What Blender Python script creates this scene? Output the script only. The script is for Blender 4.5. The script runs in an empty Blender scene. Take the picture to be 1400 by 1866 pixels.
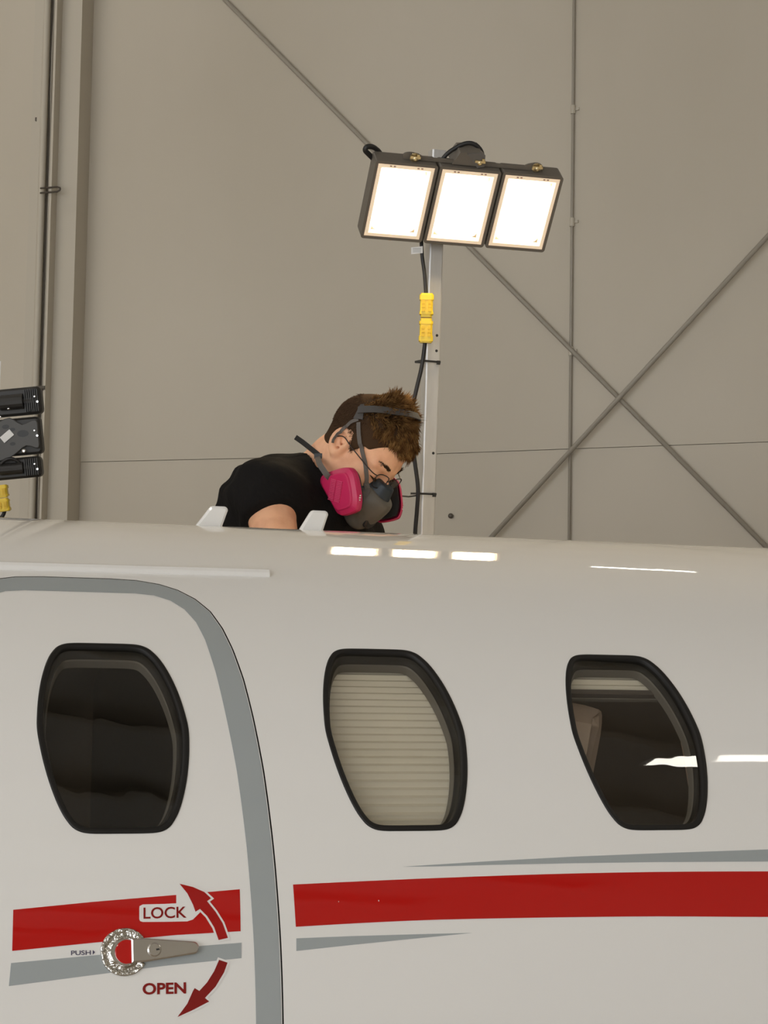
import bpy, bmesh, math, random
import numpy as np
from mathutils import Vector, Matrix
from mathutils.geometry import delaunay_2d_cdt
random.seed(5); rng = np.random.default_rng(7)
scn = bpy.context.scene
COL = scn.collection
A = lambda *v: np.array(v, float)

# ------------------------------------------------------------------ camera
FPX, CX, CY = 3600.0, 700.0, 933.0
CAMZ = 1.95
CAM = A(0, 0, CAMZ)
PITCH, ROLL = 0.08138, 0.016765
_F = A(0, math.cos(PITCH), math.sin(PITCH)); _U = A(0, -math.sin(PITCH), math.cos(PITCH)); _R = A(1, 0, 0)
CR = _R*math.cos(ROLL) + _U*math.sin(ROLL); CU = -_R*math.sin(ROLL) + _U*math.cos(ROLL); CF = _F
cd = bpy.data.cameras.new('camera'); cam = bpy.data.objects.new('camera', cd); COL.objects.link(cam)
cd.sensor_fit = 'VERTICAL'; cd.sensor_height = 24.0; cd.lens = FPX/1866*24.0
cd.clip_start = 0.05; cd.clip_end = 100
M4 = Matrix.Identity(4)
for i in range(3):
    M4[i][0] = CR[i]; M4[i][1] = CU[i]; M4[i][2] = -CF[i]; M4[i][3] = CAM[i]
cam.matrix_world = M4
scn.camera = cam

# ------------------------------------------------------------------ world, exposure
SKY_L = 2.6        # overcast daylight beyond the open hangar door
wd = bpy.data.worlds.new('world'); scn.world = wd; wd.use_nodes = True
wd.node_tree.nodes['Background'].inputs[0].default_value = (0.955, 0.98, 1.0, 1)
wd.node_tree.nodes['Background'].inputs[1].default_value = SKY_L
scn.view_settings.view_transform = 'Standard'; scn.view_settings.look = 'None'
scn.view_settings.exposure = 0.12; scn.view_settings.gamma = 1.0
scn.view_settings.use_curve_mapping = False
CEIL_L = 15.0      # radiance of the ceiling strips
LAMP_L = 46.0      # radiance of the work light

# ------------------------------------------------------------------ geometry of the place
RF = 0.87; YAW = 0.31807
AX = A(math.cos(YAW), math.sin(YAW), 0); AN = A(math.sin(YAW), -math.cos(YAW), 0); AZ = A(0, 0, 1)
AC = A(0, 3.7473, CAMZ - 0.6062)                     # a point on the fuselage axis
WPSI = math.radians(-21.0)
WE = A(math.cos(WPSI), math.sin(WPSI), 0); WN = A(math.sin(WPSI), -math.cos(WPSI), 0)
WO = A(0, 8.5, 0)
CEIL = CAMZ + 5.85

def raydir(px, py): return CF + (px-CX)/FPX*CR + (CY-py)/FPX*CU
def at(px, py, depth): return CAM + depth*raydir(px, py)
def on_wall(px, py, off=0.0):
    d = raydir(px, py); t = ((WO + off*WN - CAM) @ WN)/(d @ WN); return CAM + d*t
def wall_e(px, py, off=0.0): return (on_wall(px, py, off)-WO) @ WE
def wp(e, z, off=0.0): return WO + e*WE + off*WN + z*AZ
def surf(px, py):
    d = raydir(px, py); d = d/np.linalg.norm(d); o = CAM-AC
    dn, dz, on, oz = d@AN, d@AZ, o@AN, o@AZ
    a = dn*dn+dz*dz; b = dn*on+dz*oz; c = on*on+oz*oz-RF*RF
    t = (-b-math.sqrt(max(b*b-a*c, 0)))/a
    X = o+d*t
    return (X@AX, RF*math.atan2(X@AZ, X@AN))          # u along axis, v arc length
def cyl(u, v, h=0.0):
    ph = v/RF
    return AC + u*AX + (RF+h)*(math.cos(ph)*AN+math.sin(ph)*AZ)
def cyln(v):
    ph = v/RF; return math.cos(ph)*AN+math.sin(ph)*AZ

# ------------------------------------------------------------------ materials
MAT = {}
def mat(name, col, rough=0.5, metal=0.0, spec=0.5, coat=0.0, noise=None, bump=None, emit=None, trans=0.0, sss=0.0, coat_rough=0.03, sheen=0.0):
    if name in MAT: return MAT[name]
    m = bpy.data.materials.new(name); m.use_nodes = True; nt = m.node_tree; b = nt.nodes['Principled BSDF']
    b.inputs['Base Color'].default_value = (*col, 1); b.inputs['Roughness'].default_value = rough
    b.inputs['Metallic'].default_value = metal; b.inputs['Specular IOR Level'].default_value = spec
    b.inputs['Coat Weight'].default_value = coat; b.inputs['Coat Roughness'].default_value = coat_rough
    b.inputs['Transmission Weight'].default_value = trans
    b.inputs['Sheen Weight'].default_value = sheen
    if sss: b.inputs['Subsurface Weight'].default_value = sss; b.inputs['Subsurface Radius'].default_value = (0.01, 0.004, 0.002); b.inputs['Subsurface Scale'].default_value = 0.6
    tc = nt.nodes.new('ShaderNodeTexCoord')
    def nz(scale, detail, stretch):
        mp = nt.nodes.new('ShaderNodeMapping'); mp.inputs['Scale'].default_value = stretch
        nt.links.new(tc.outputs['Object'], mp.inputs[0])
        n = nt.nodes.new('ShaderNodeTexNoise'); n.inputs['Scale'].default_value = scale; n.inputs['Detail'].default_value = detail
        nt.links.new(mp.outputs[0], n.inputs['Vector']); return n
    if noise:                                        # (scale, other colour, lo, hi, stretch)
        sc, c2, lo, hi, st = noise
        n = nz(sc, 6, st); r = nt.nodes.new('ShaderNodeMapRange'); r.inputs[1].default_value = lo; r.inputs[2].default_value = hi
        nt.links.new(n.outputs[0], r.inputs[0])
        mx = nt.nodes.new('ShaderNodeMix'); mx.data_type = 'RGBA'
        mx.inputs[6].default_value = (*col, 1); mx.inputs[7].default_value = (*c2, 1)
        nt.links.new(r.outputs[0], mx.inputs[0]); nt.links.new(mx.outputs[2], b.inputs['Base Color'])
    if bump:                                         # (scale, strength, distance, stretch)
        sc, stg, dist, st = bump
        n = nz(sc, 3, st); bp = nt.nodes.new('ShaderNodeBump'); bp.inputs['Strength'].default_value = stg; bp.inputs['Distance'].default_value = dist
        nt.links.new(n.outputs[0], bp.inputs['Height']); nt.links.new(bp.outputs[0], b.inputs['Normal'])
        if coat: nt.links.new(bp.outputs[0], b.inputs['Coat Normal'])
    if emit: b.inputs['Emission Color'].default_value = (*emit[0], 1); b.inputs['Emission Strength'].default_value = emit[1]
    MAT[name] = m; return m
def emat(name, col, s):
    m = bpy.data.materials.new(name); m.use_nodes = True; nt = m.node_tree; nt.nodes.clear()
    e = nt.nodes.new('ShaderNodeEmission'); o = nt.nodes.new('ShaderNodeOutputMaterial')
    e.inputs[0].default_value = (*col, 1); e.inputs[1].default_value = s
    nt.links.new(e.outputs[0], o.inputs[0]); MAT[name] = m; return m
def glassmat(name, tint, ior=1.5, wave=None):
    m = bpy.data.materials.new(name); m.use_nodes = True; nt = m.node_tree; nt.nodes.clear()
    o = nt.nodes.new('ShaderNodeOutputMaterial'); mx = nt.nodes.new('ShaderNodeMixShader')
    t = nt.nodes.new('ShaderNodeBsdfTransparent'); g = nt.nodes.new('ShaderNodeBsdfGlossy'); f = nt.nodes.new('ShaderNodeFresnel')
    t.inputs[0].default_value = (*tint, 1); g.inputs['Roughness'].default_value = 0.0; f.inputs[0].default_value = ior
    ge = nt.nodes.new('ShaderNodeNewGeometry'); mr = nt.nodes.new('ShaderNodeMapRange')      # the pane is thin: same reflectance from both sides
    mr.inputs[3].default_value = ior; mr.inputs[4].default_value = 1/ior; nt.links.new(ge.outputs['Backfacing'], mr.inputs[0]); nt.links.new(mr.outputs[0], f.inputs[0])
    nt.links.new(f.outputs[0], mx.inputs[0]); nt.links.new(t.outputs[0], mx.inputs[1]); nt.links.new(g.outputs[0], mx.inputs[2])
    nt.links.new(mx.outputs[0], o.inputs[0])
    if wave:
        tc = nt.nodes.new('ShaderNodeTexCoord'); n = nt.nodes.new('ShaderNodeTexNoise'); n.inputs['Scale'].default_value = wave[0]
        bp = nt.nodes.new('ShaderNodeBump'); bp.inputs['Strength'].default_value = wave[1]; bp.inputs['Distance'].default_value = wave[2]
        nt.links.new(tc.outputs['Object'], n.inputs['Vector']); nt.links.new(n.outputs[0], bp.inputs['Height']); nt.links.new(bp.outputs[0], g.inputs['Normal'])
    MAT[name] = m; return m

one = (1, 1, 1)
WALLM = mat('beige_wall', (.555, .505, .42), .42, spec=.3, noise=(.8, (.49, .44, .355), .35, .75, (1, 1, .5)), bump=(2.2, .25, .02, one))
CEILM = mat('ceiling_sheet', (.60, .58, .54), .6)
STEEL = mat('painted_beam', (.51, .465, .385), .5)
RODM = mat('dark_beige_rod', (.33, .30, .25), .5)  # even beige, darker than the wall sheets
FLOORM = mat('concrete', (.40, .33, .24), .35, noise=(1.5, (.33, .27, .20), .3, .7, one))
PAINT = mat('white_paint', (.84, .825, .80), .5, spec=.0, coat=1.0, bump=(5.0, .06, .01, (1, 1, 1)))
REDP = mat('red_paint', (.50, .010, .008), .5, spec=.0, coat=1.0, bump=(5.0, .06, .01, one))
GREYP = mat('grey_paint', (.37, .40, .405), .5, spec=.0, coat=1.0, bump=(5.0, .06, .01, one))
DARKRED = mat('dark_red_print', (.24, .012, .010), .5, spec=.05, coat=.4)
BLUEK = mat('dark_print', (.06, .05, .10), .4)
SEAL = mat('black_rubber', (.012, .011, .010), .5, spec=.3)
GLASS = glassmat('tinted_glass', (.84, .82, .77), 1.75, (8.0, .14, .01))
BLINDM = mat('pleated_fabric', (.80, .76, .66), .8)
LINER = mat('cabin_liner', (.16, .135, .115), .6)
LEATH = mat('tan_leather', (.62, .50, .41), .5)
DARKCAB = mat('dark_cabin', (.10, .085, .075), .6)
TRIMG = mat('window_trim', (.15, .138, .12), .5)
CHROME = mat('polished_metal', (.74, .73, .72), .2, metal=1.0)
CHROMEW = mat('hammered_metal', (.66, .65, .62), .12, metal=1.0, bump=(95, 1.0, .006, one))
ALU = mat('aluminium', (.74, .735, .73), .42, metal=.7, noise=(30, (.62, .615, .61), .4, .7, (1, 1, .12)))
BLK = mat('black_plastic', (.02, .02, .021), .45)
BLKL = mat('glare_tinted_housing', (.14, .122, .10), .5, bump=(60, .15, .003, one))  # black housing, lightened to carry the lit lamp's glare in its colour
BLKH = mat('black_housing', (.024, .022, .020), .5, bump=(60, .15, .003, one))
CABLE = mat('black_cable', (.014, .013, .013), .5)
YEL = mat('yellow_plastic', (.85, .60, .02), .35)
WHT = mat('white_label', (.78, .77, .75), .5)
BRASS = mat('brass_bolt', (.62, .52, .32), .3, metal=1.0)
SKIN = mat('skin', (.88, .50, .31), .5, spec=.3, sss=.12, noise=(35, (.76, .39, .235), .4, .75, one), bump=(160, .15, .002, one))
SHIRT = mat('black_cotton', (.012, .011, .011), .9, spec=.08, bump=(28, .5, .012, one))
TROUS = mat('dark_trousers', (.03, .035, .05), .85)
HAIRM = mat('brown_hair', (.105, .052, .020), .8, spec=.03, noise=(60, (.30, .165, .062), .4, .7, one))
HAIRD = mat('short_brown_hair', (.060, .035, .020), .85, spec=.02)
HAIRS = mat('clipped_brown_hair', (.085, .050, .030), .85, spec=.02)
PINK = mat('magenta_plastic', (.56, .018, .105), .38, spec=.5)
GREYR = mat('grey_facepiece', (.115, .105, .088), .5)
TEAL = mat('dark_blue_silicone', (.012, .022, .034), .45)
STRAP = mat('grey_strap', (.125, .11, .10), .8)
CRAD = mat('dark_grey_cradle', (.065, .06, .058), .6)
WIRE = mat('dark_wire', (.03, .022, .02), .35, metal=.5)
LENSG = glassmat('spectacle_lens', (.93, .93, .92), 1.45)
EYEW = mat('eye_white', (.75, .72, .68), .25)
EYED = mat('dark_iris', (.04, .02, .012), .2)
PLAT = mat('grey_deck_steel', (.35, .36, .37), .5, metal=.6)
SHOE = mat('dark_shoe', (.02, .02, .02), .6)
LEDM = emat('led_panel', (1.0, .80, .50), LAMP_L)
BEZEL = mat('glowing_bezel', (.82, .72, .60), .4, emit=((1.0, .70, .42), .35))  # weak emission added for the diodes' light on the plastic
STRIPM = emat('ceiling_led', (1.0, .93, .82), CEIL_L)
WALLLED = emat('wall_led', (1.0, .93, .8), 20.0)

# ------------------------------------------------------------------ object helpers
ORG = {}
def empty(name, loc):
    o = bpy.data.objects.new(name, None); COL.objects.link(o); o.location = Vector(loc); o.empty_display_size = .05
    ORG[o.name] = A(*loc); return o
def root_of(o):
    while o.parent: o = o.parent
    return o
def obj(name, V, Fc, m, parent=None, smooth=True, normals=None):
    V = np.asarray(V, float).reshape(-1, 3)
    off = ORG.get(root_of(parent).name, A(0, 0, 0)) if parent else A(0, 0, 0)
    me = bpy.data.meshes.new(name)
    me.from_pydata((V-off).tolist(), [], [list(map(int, f)) for f in Fc]); me.validate(); me.update()
    if smooth: me.polygons.foreach_set('use_smooth', [True]*len(me.polygons))
    if normals is not None and len(me.vertices) == len(normals): me.normals_split_custom_set_from_vertices([tuple(n) for n in normals])
    me.materials.append(m)
    o = bpy.data.objects.new(name, me); COL.objects.link(o)
    if parent: o.parent = parent
    return o
def top(name, V, Fc, m, base=None, **k):            # a top-level mesh with its origin at its base
    V = np.asarray(V, float).reshape(-1, 3)
    if base is None: base = A(*(V.min(0)+V.max(0))/2); base[2] = V[:, 2].min()
    o = obj(name, V-base, Fc, m, None, **k); o.location = Vector(base); ORG[o.name] = base
    return o
def tag(o, label=None, cat=None, group=None, kind=None):
    if label: o['label'] = label
    if cat: o['category'] = cat
    if group: o['group'] = group
    if kind: o['kind'] = kind
    return o
class MB:
    def __init__(s): s.V = []; s.F = []
    def add(s, V, F):
        n = len(s.V); s.V += [tuple(v) for v in V]; s.F += [[i+n for i in f] for f in F]; return s
    def box(s, c, ex, ey, ez):                       # centre and three half-axis vectors
        c, ex, ey, ez = map(lambda q: A(*q), (c, ex, ey, ez))
        V = [c+a*ex+b*ey+d*ez for a in (-1, 1) for b in (-1, 1) for d in (-1, 1)]
        return s.add(V, [(0, 1, 3, 2), (4, 6, 7, 5), (0, 4, 5, 1), (2, 3, 7, 6), (0, 2, 6, 4), (1, 5, 7, 3)])
    def tube(s, pts, r, n=10, caps=True):
        pts = [A(*p) for p in pts]; rs = r if hasattr(r, '__len__') else [r]*len(pts)
        up = None; rings = []
        for i, p in enumerate(pts):
            d = (pts[min(i+1, len(pts)-1)]-pts[max(i-1, 0)]); d /= np.linalg.norm(d)
            if up is None:
                up = np.cross(d, A(0, 0, 1) if abs(d[2]) < .9 else A(1, 0, 0))
            up = up-d*(up@d); up /= np.linalg.norm(up); w = np.cross(d, up)
            rings.append([p+rs[i]*(math.cos(2*math.pi*k/n)*up+math.sin(2*math.pi*k/n)*w) for k in range(n)])
        V = [v for q in rings for v in q]; F = []
        for i in range(len(pts)-1):
            for k in range(n):
                a = i*n+k; b = i*n+(k+1) % n; F.append((a, b, b+n, a+n))
        if caps: F.append(list(range(n))[::-1]); F.append([(len(pts)-1)*n+k for k in range(n)])
        return s.add(V, F)
    def prism(s, poly, o, ex, ey, ez, h0, h1, bev=0.0):   # 2-D outline in frame (o, ex, ey) raised along ez from h0 to h1
        poly = [A(*p) for p in poly]; n = len(poly); c = sum(poly)/n
        lv = [(h0, 0.0), (h1-bev, 0.0)] + ([(h1, bev)] if bev else [])
        if not bev: lv = [(h0, 0.0), (h1, 0.0)]
        rings = []
        for h, ins in lv:
            pp = inset(poly, ins) if ins else poly
            rings += [o+p[0]*ex+p[1]*ey+h*ez for p in pp]
        F = []
        for i in range(len(lv)-1):
            for k in range(n):
                a = i*n+k; b = i*n+(k+1) % n; F.append((a, b, b+n, a+n))
        F.append(list(range(n))[::-1]); F.append([(len(lv)-1)*n+k for k in range(n)])
        return s.add(rings, F)
    def lathe(s, prof, o, ex, ey, ez, n=24):              # profile (r, h) around ez
        V = [o+r*(math.cos(2*math.pi*k/n)*ex+math.sin(2*math.pi*k/n)*ey)+h*ez for r, h in prof for k in range(n)]
        F = [(i*n+k, i*n+(k+1) % n, (i+1)*n+(k+1) % n, (i+1)*n+k) for i in range(len(prof)-1) for k in range(n)]
        F.append(list(range(n))[::-1]); F.append([(len(prof)-1)*n+k for k in range(n)])
        return s.add(V, F)
    def build(s, name, m, parent=None, smooth=False): return obj(name, s.V, s.F, m, parent, smooth=smooth)
    def top(s, name, m, base=None, smooth=False): return top(name, s.V, s.F, m, base, smooth=smooth)
def area2(p): p = np.asarray(p); x, y = p[:, 0], p[:, 1]; return np.sum(x*np.roll(y, -1)-np.roll(x, -1)*y)/2
def inset(poly, d):                                   # positive = inwards
    p = np.asarray(poly, float); sgn = 1 if area2(p) > 0 else -1
    a = np.roll(p, 1, 0); b = np.roll(p, -1, 0)
    e1 = p-a; e1 /= np.linalg.norm(e1, axis=1)[:, None]+1e-12; e2 = b-p; e2 /= np.linalg.norm(e2, axis=1)[:, None]+1e-12
    n1 = np.c_[-e1[:, 1], e1[:, 0]]*sgn; n2 = np.c_[-e2[:, 1], e2[:, 0]]*sgn
    n = n1+n2; n /= np.linalg.norm(n, axis=1)[:, None]+1e-12
    k = 1/np.maximum(.5, (n*n1).sum(1))
    return [A(*q) for q in p+n*(d*k)[:, None]]
def spline(pts, per=6, closed=True):
    p = [A(*q) for q in pts]; n = len(p); out = []
    for i in range(n if closed else n-1):
        if closed: a, b, c, d = p[(i-1) % n], p[i], p[(i+1) % n], p[(i+2) % n]
        else: a, b, c, d = p[max(i-1, 0)], p[i], p[i+1], p[min(i+2, n-1)]
        for k in range(per):
            t = k/per
            out.append(.5*((2*b)+(-a+c)*t+(2*a-5*b+4*c-d)*t*t+(-a+3*b-3*c+d)*t**3))
    if not closed: out.append(p[-1])
    return out
def rrect(w, h, r, n=5):
    out = []
    for cx, cy, a0 in ((w-r, h-r, 0), (-w+r, h-r, 90), (-w+r, -h+r, 180), (w-r, -h+r, 270)):
        for k in range(n+1):
            a = math.radians(a0+90*k/n); out.append(A(cx+r*math.cos(a), cy+r*math.sin(a)))
    return out
def dens(poly, step, closed=True):
    out = []; n = len(poly)
    for i in range(n if closed else n-1):
        a, b = A(*poly[i]), A(*poly[(i+1) % n]); m = max(1, int(math.ceil(np.linalg.norm(b-a)/step)))
        out += [a+(b-a)*k/m for k in range(m)]
    if not closed: out.append(A(*poly[-1]))
    return out
def inside(P, poly):
    P = np.asarray(P); poly = np.asarray(poly); x, y = P[:, 0], P[:, 1]; r = np.zeros(len(P), bool)
    x0, y0 = poly[:, 0], poly[:, 1]; x1, y1 = np.roll(x0, -1), np.roll(y0, -1)
    for a, b, c, d in zip(x0, y0, x1, y1):
        if b == d: continue
        m = ((b > y) != (d > y)) & (x < (c-a)*(y-b)/(d-b)+a); r ^= m
    return r
def patch(outer, holes=(), h=0.0, du=.06, dv=RF*math.radians(1.25), step=.02):
    """triangulated sheet on the fuselage surface: outline and holes in (u, v)"""
    P = []; E = []
    loops = [dens(outer, step)] + [dens(q, step) for q in holes]
    for L in loops:
        n = len(P); P += [tuple(q) for q in L]; E += [(n+i, n+(i+1) % len(L)) for i in range(len(L))]
    lo = np.min(loops[0], 0); hi = np.max(loops[0], 0)
    gu = np.arange(math.ceil(lo[0]/du)*du, hi[0], du); gv = np.arange(math.ceil(lo[1]/dv)*dv, hi[1], dv)
    if len(gu) == 0: gu = np.array([(lo[0]+hi[0])/2])
    G = np.array([(a+1e-5, b) for a in gu for b in gv])
    if len(G):
        k = inside(G, loops[0])
        for L in loops[1:]: k &= ~inside(G, L)
        G = G[k]
        allb = np.array(P)
        keep = [q for q in G if np.min(((allb-q)**2).sum(1)) > (.004 if step > .01 else .0015)**2]
        P += [tuple(q) for q in keep]
    r = delaunay_2d_cdt([Vector(q) for q in P], E, [], 0, 1e-7)
    V2 = np.array([tuple(v) for v in r[0]]); T = np.array([list(t) for t in r[2]])
    c = V2[T].mean(1); k = inside(c, loops[0])
    for L in loops[1:]: k &= ~inside(c, L)
    T = T[k]
    aa = V2[T]; sg = (aa[:, 1, 0]-aa[:, 0, 0])*(aa[:, 2, 1]-aa[:, 0, 1])-(aa[:, 1, 1]-aa[:, 0, 1])*(aa[:, 2, 0]-aa[:, 0, 0])
    T[sg < 0] = T[sg < 0][:, ::-1]
    used = np.unique(T); mp = -np.ones(len(V2), int); mp[used] = range(len(used))
    V2 = V2[used]; T = mp[T]
    V = [cyl(u, v, h) for u, v in V2]; N = [cyln(v) for u, v in V2]
    return V, T, N
def decal(name, outer, m, parent, h=.0005, holes=(), step=.008):
    V, T, N = patch(outer, holes, h, step=step); return obj(name, V, T, m, parent, normals=N)
def pxdom(pts): return [A(*surf(*p)) for p in pts]

# ================================================================== THE HANGAR
def tagS(o): o['kind'] = 'structure'; return o
EW0, EW1, DN = -13.0, 12.0, 16.0
def wallbox(name, e0, e1, z0, z1, o0, o1, m, parent=None):
    mb = MB(); mb.box(wp((e0+e1)/2, (z0+z1)/2, (o0+o1)/2), WE*(e1-e0)/2, AZ*(z1-z0)/2, WN*(o1-o0)/2)
    return mb.build(name, m, parent)
tagS(wallbox('floor', EW0, EW1, -.1, 0, -.2, DN, FLOORM))
tagS(wallbox('ceiling', EW0, EW1, CEIL, CEIL+.1, -.2, DN, CEILM))
wb = tagS(wallbox('wall_back', EW0, EW1, 0, CEIL, -.2, -.012, STEEL))
# insulation sheets of the back wall, split along the taped joints
J = dens([(-600, 862), (150, 842), (466, 835), (800, 827), (1045, 818), (1400, 805), (2300, 775)], 150, closed=False)
cols_px = [-2400, 150, 1041, 2900]
def sheet(px0, px1, upper, d):
    e0 = wall_e(px0, 700)+.002 if px0 > -2000 else EW0; e1 = wall_e(px1, 700)-.002 if px1 < 2500 else EW1
    def jz(e):
        pts = sorted([((on_wall(*q)-WO)@WE, on_wall(*q)[2]) for q in J])
        return float(np.interp(e, [p[0] for p in pts], [p[1] for p in pts]))
    n = 8; es = np.linspace(e0, e1, n+1); V = []; F = []
    for e in es:
        z0, z1 = (jz(e)+.0012, CEIL) if upper else (0.0, jz(e)-.0012)
        V += [wp(e, z0, -.012), wp(e, z1, -.012), wp(e, z1, d), wp(e, z0, d)]
    for i in range(n):
        for k in range(4): a = i*4+k; b = i*4+(k+1) % 4; F.append((a, b, b+4, a+4))
    F += [(3, 2, 1, 0), (4*n, 4*n+1, 4*n+2, 4*n+3)]
    obj('wall_panel', V, F, WALLM, wb, smooth=False)
for i in range(3):
    sheet(cols_px[i], cols_px[i+1], True, .004); sheet(cols_px[i], cols_px[i+1], False, [.0, .001, .002][i])
for nm, e in (('wall_left', EW0), ('wall_right', EW1)):
    mb = MB(); mb.box(wp(e, CEIL/2, DN/2), WE*.1, AZ*CEIL/2, WN*(DN/2+.2)); tagS(mb.build(nm, WALLM))
mb = MB(); DE0, DE1, DZ = -10.0, 9.5, 5.6                  # the open hangar door behind the photographer
mb.box(wp((EW0+EW1)/2, (CEIL+DZ)/2, DN+.1), WE*(EW1-EW0)/2, AZ*(CEIL-DZ)/2, WN*.1)
mb.box(wp((EW0+DE0)/2, DZ/2, DN+.1), WE*(DE0-EW0)/2, AZ*DZ/2, WN*.1); mb.box(wp((EW1+DE1)/2, DZ/2, DN+.1), WE*(EW1-DE1)/2, AZ*DZ/2, WN*.1)
tagS(mb.build('wall_front', WALLM))
# roof beams across the ceiling
for i, o in enumerate(np.arange(1.2, DN-.5, 1.6)):
    tagS(wallbox('trim_%d' % (i+1), EW0+.1, EW1-.1, CEIL-.22, CEIL, o-.06, o+.06, STEEL))
# steel column left of the person
CD = .11
ef = lambda px: wall_e(px, 250, CD)
colr = empty('trim_20', wp(ef(105), 0, .1)); tagS(colr)
wallbox('column_web', ef(66), ef(143), 0, CEIL, .004, CD, STEEL, colr)
wallbox('column_flange', ef(46), ef(62), 0, CEIL, .004, .06, STEEL, colr)
wallbox('column_angle', ef(103), ef(107), 0, CEIL, CD, CD+.05, STEEL, colr)
wallbox('column_joint_strip', ef(87.5), ef(90.5), 0, CEIL, CD-.0005, CD+.004, mat('dark_gap', (.13, .11, .085), .8), colr)
def vpipe(px, r, off, name, m, label, cat, jit=0):
    e = wall_e(px, 250, off); mb = MB()
    zs = np.linspace(0, CEIL, 40); mb.tube([wp(e+jit*math.sin(z*5)*math.sin(z*1.7), z, off) for z in zs], r, 10)
    o = mb.top(name, m, smooth=True); return tag(o, label, cat)
vpipe(79, .017, CD+.020, 'conduit', STEEL, 'beige painted conduit pipe running up the steel column', 'pipe')
vpipe(93, .005, CD+.007, 'cable', mat('beige_cable', (.30, .27, .22), .6), 'thin wavy beige cable on the steel column', 'cable', .008)
cl = MB(); e0, e1 = ef(88), ef(119); z = on_wall(100, 349, CD+.02)[2]
cl.tube([wp(e0, z+.011, CD+.055), wp(e1, z+.011, CD+.055), wp(e1+.012, z+.006, CD+.055), wp(e1+.014, z, CD+.055), wp(e1+.012, z-.006, CD+.055), wp(e1, z-.011, CD+.055), wp(e0, z-.011, CD+.055)], .0045, 6)
tag(cl.top('conduit_strap', mat('dark_steel', (.10, .085, .07), .5, metal=.5)), 'dark U-shaped strap clipped across the steel column', 'strap')
cl = MB(); z = on_wall(97, 708, CD+.02)[2]; cl.box(wp(ef(99), z, CD+.03), WE*.022, AZ*.009, WN*.025); cl.tube([wp(ef(98), z, CD+.05), wp(ef(104), z-.008, CD+.055)], .006, 6)
tag(cl.top('cable_clamp', MAT['dark_steel']), 'small dark clamp on the column angle above the dark floodlight', 'clamp')
# diagonal tie rods, vertical conduit, bolt
def rod(a, b, r, off, name, label, cat, grp=None, n=2):
    A0 = on_wall(*a, off); B0 = on_wall(*b, off); mb = MB(); mb.tube([A0+(B0-A0)*k/n for k in range(n+1)], r, 10)
    o = mb.top(name, RODM, smooth=True); return tag(o, label, cat, grp)
rod((410-300, -303), (1400+300, 1303), .010, .020, 'brace_rod', 'beige brace rod slanting down past the lit floodlight', 'rod')
rod((1127+520, 727-566), (1127-420, 727+457), .010, .042, 'brace_rod', 'beige brace rod crossing in front of the longer one', 'rod')
e = wall_e(1042, 480, .012)
vc = empty('wall_conduit', wp(e, 0, .012)); tag(vc, 'thin vertical conduit on the wall between floodlight and crossed rods', 'pipe')
mb = MB(); mb.tube([wp(e, 0, .012), wp(e, CEIL, .012)], .0065, 10); mb.build('pipe', RODM, vc, smooth=True)
for py in (200, 405, 640):
    mb = MB(); z = on_wall(1042, py, .012)[2]; mb.tube([wp(e, z-.018, .012), wp(e, z+.018, .012)], .0105, 10)
    mb.box(wp(e+.016, z+.003, .006), WE*.009, AZ*.006, WN*.006); mb.build('coupling', STEEL, vc)
mb = MB(); mb.lathe([(.011, -.002), (.011, .006), (.005, .010)], on_wall(822, 940, .004), WE, AZ, WN, 10)
tag(mb.top('wall_bolt', MAT['dark_steel']), 'small dark bolt head in the wall right of the mast foot', 'bolt')
mb = MB()
for a in (210, ):
    z = on_wall(59, 214, .1)[2]; mb.box(wp(ef(59), z, .064), WE*.012, AZ*.008, WN*.008)
tag(mb.top('clip', MAT['dark_steel']), 'tiny dark clip on the outer column flange', 'clip')

# ceiling light strips (above the frame) - they light the hall and mirror in the paint
def strip(c, d, L, w, name, label, cat, grp, down=A(0, 0, -1), lm=STRIPM):
    d = d/np.linalg.norm(d); s = np.cross(down, d); r = empty(name, c); tag(r, label, cat, grp)
    mb = MB(); mb.box(c-down*.05, d*(L/2+.02), s*(w/2+.02), down*.04); mb.build('housing', WHT, r)
    mb = MB(); mb.box(c-down*.005, d*L/2, s*w/2, down*.005); mb.build('lens', lm, r)
zc = CEIL-.30
lab = 'long white LED strip light under the hangar ceiling'
t0 = A(4.5, 1.62, zc)
dS = AX
strip(t0+dS*1.25, dS, 2.4, .22, 'ceiling_light', lab, 'ceiling light', 'ceiling strip lights')
for e, o in ((-8, 2.6), (-3.6, 2.6), (9.0, 2.0), (-8, 8.6), (-3.6, 8.6), (0.6, 12.3), (-8, 14), (-2, 14.6), (4, 14.6), (-5.6, 5.8)):
    strip(wp(e, zc, o), WE, 2.4, .30, 'ceiling_light', lab, 'ceiling light', 'ceiling strip lights')
p = A(1.64, 7.87, CAMZ+3.66); p = wp((p-WO)@WE, p[2], .05)
strip(p, WE*.7-AZ*.25, .5, .05, 'wall_light', 'slim LED bar fixed high on the back wall', 'wall light', None, down=WN, lm=WALLLED)

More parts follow.
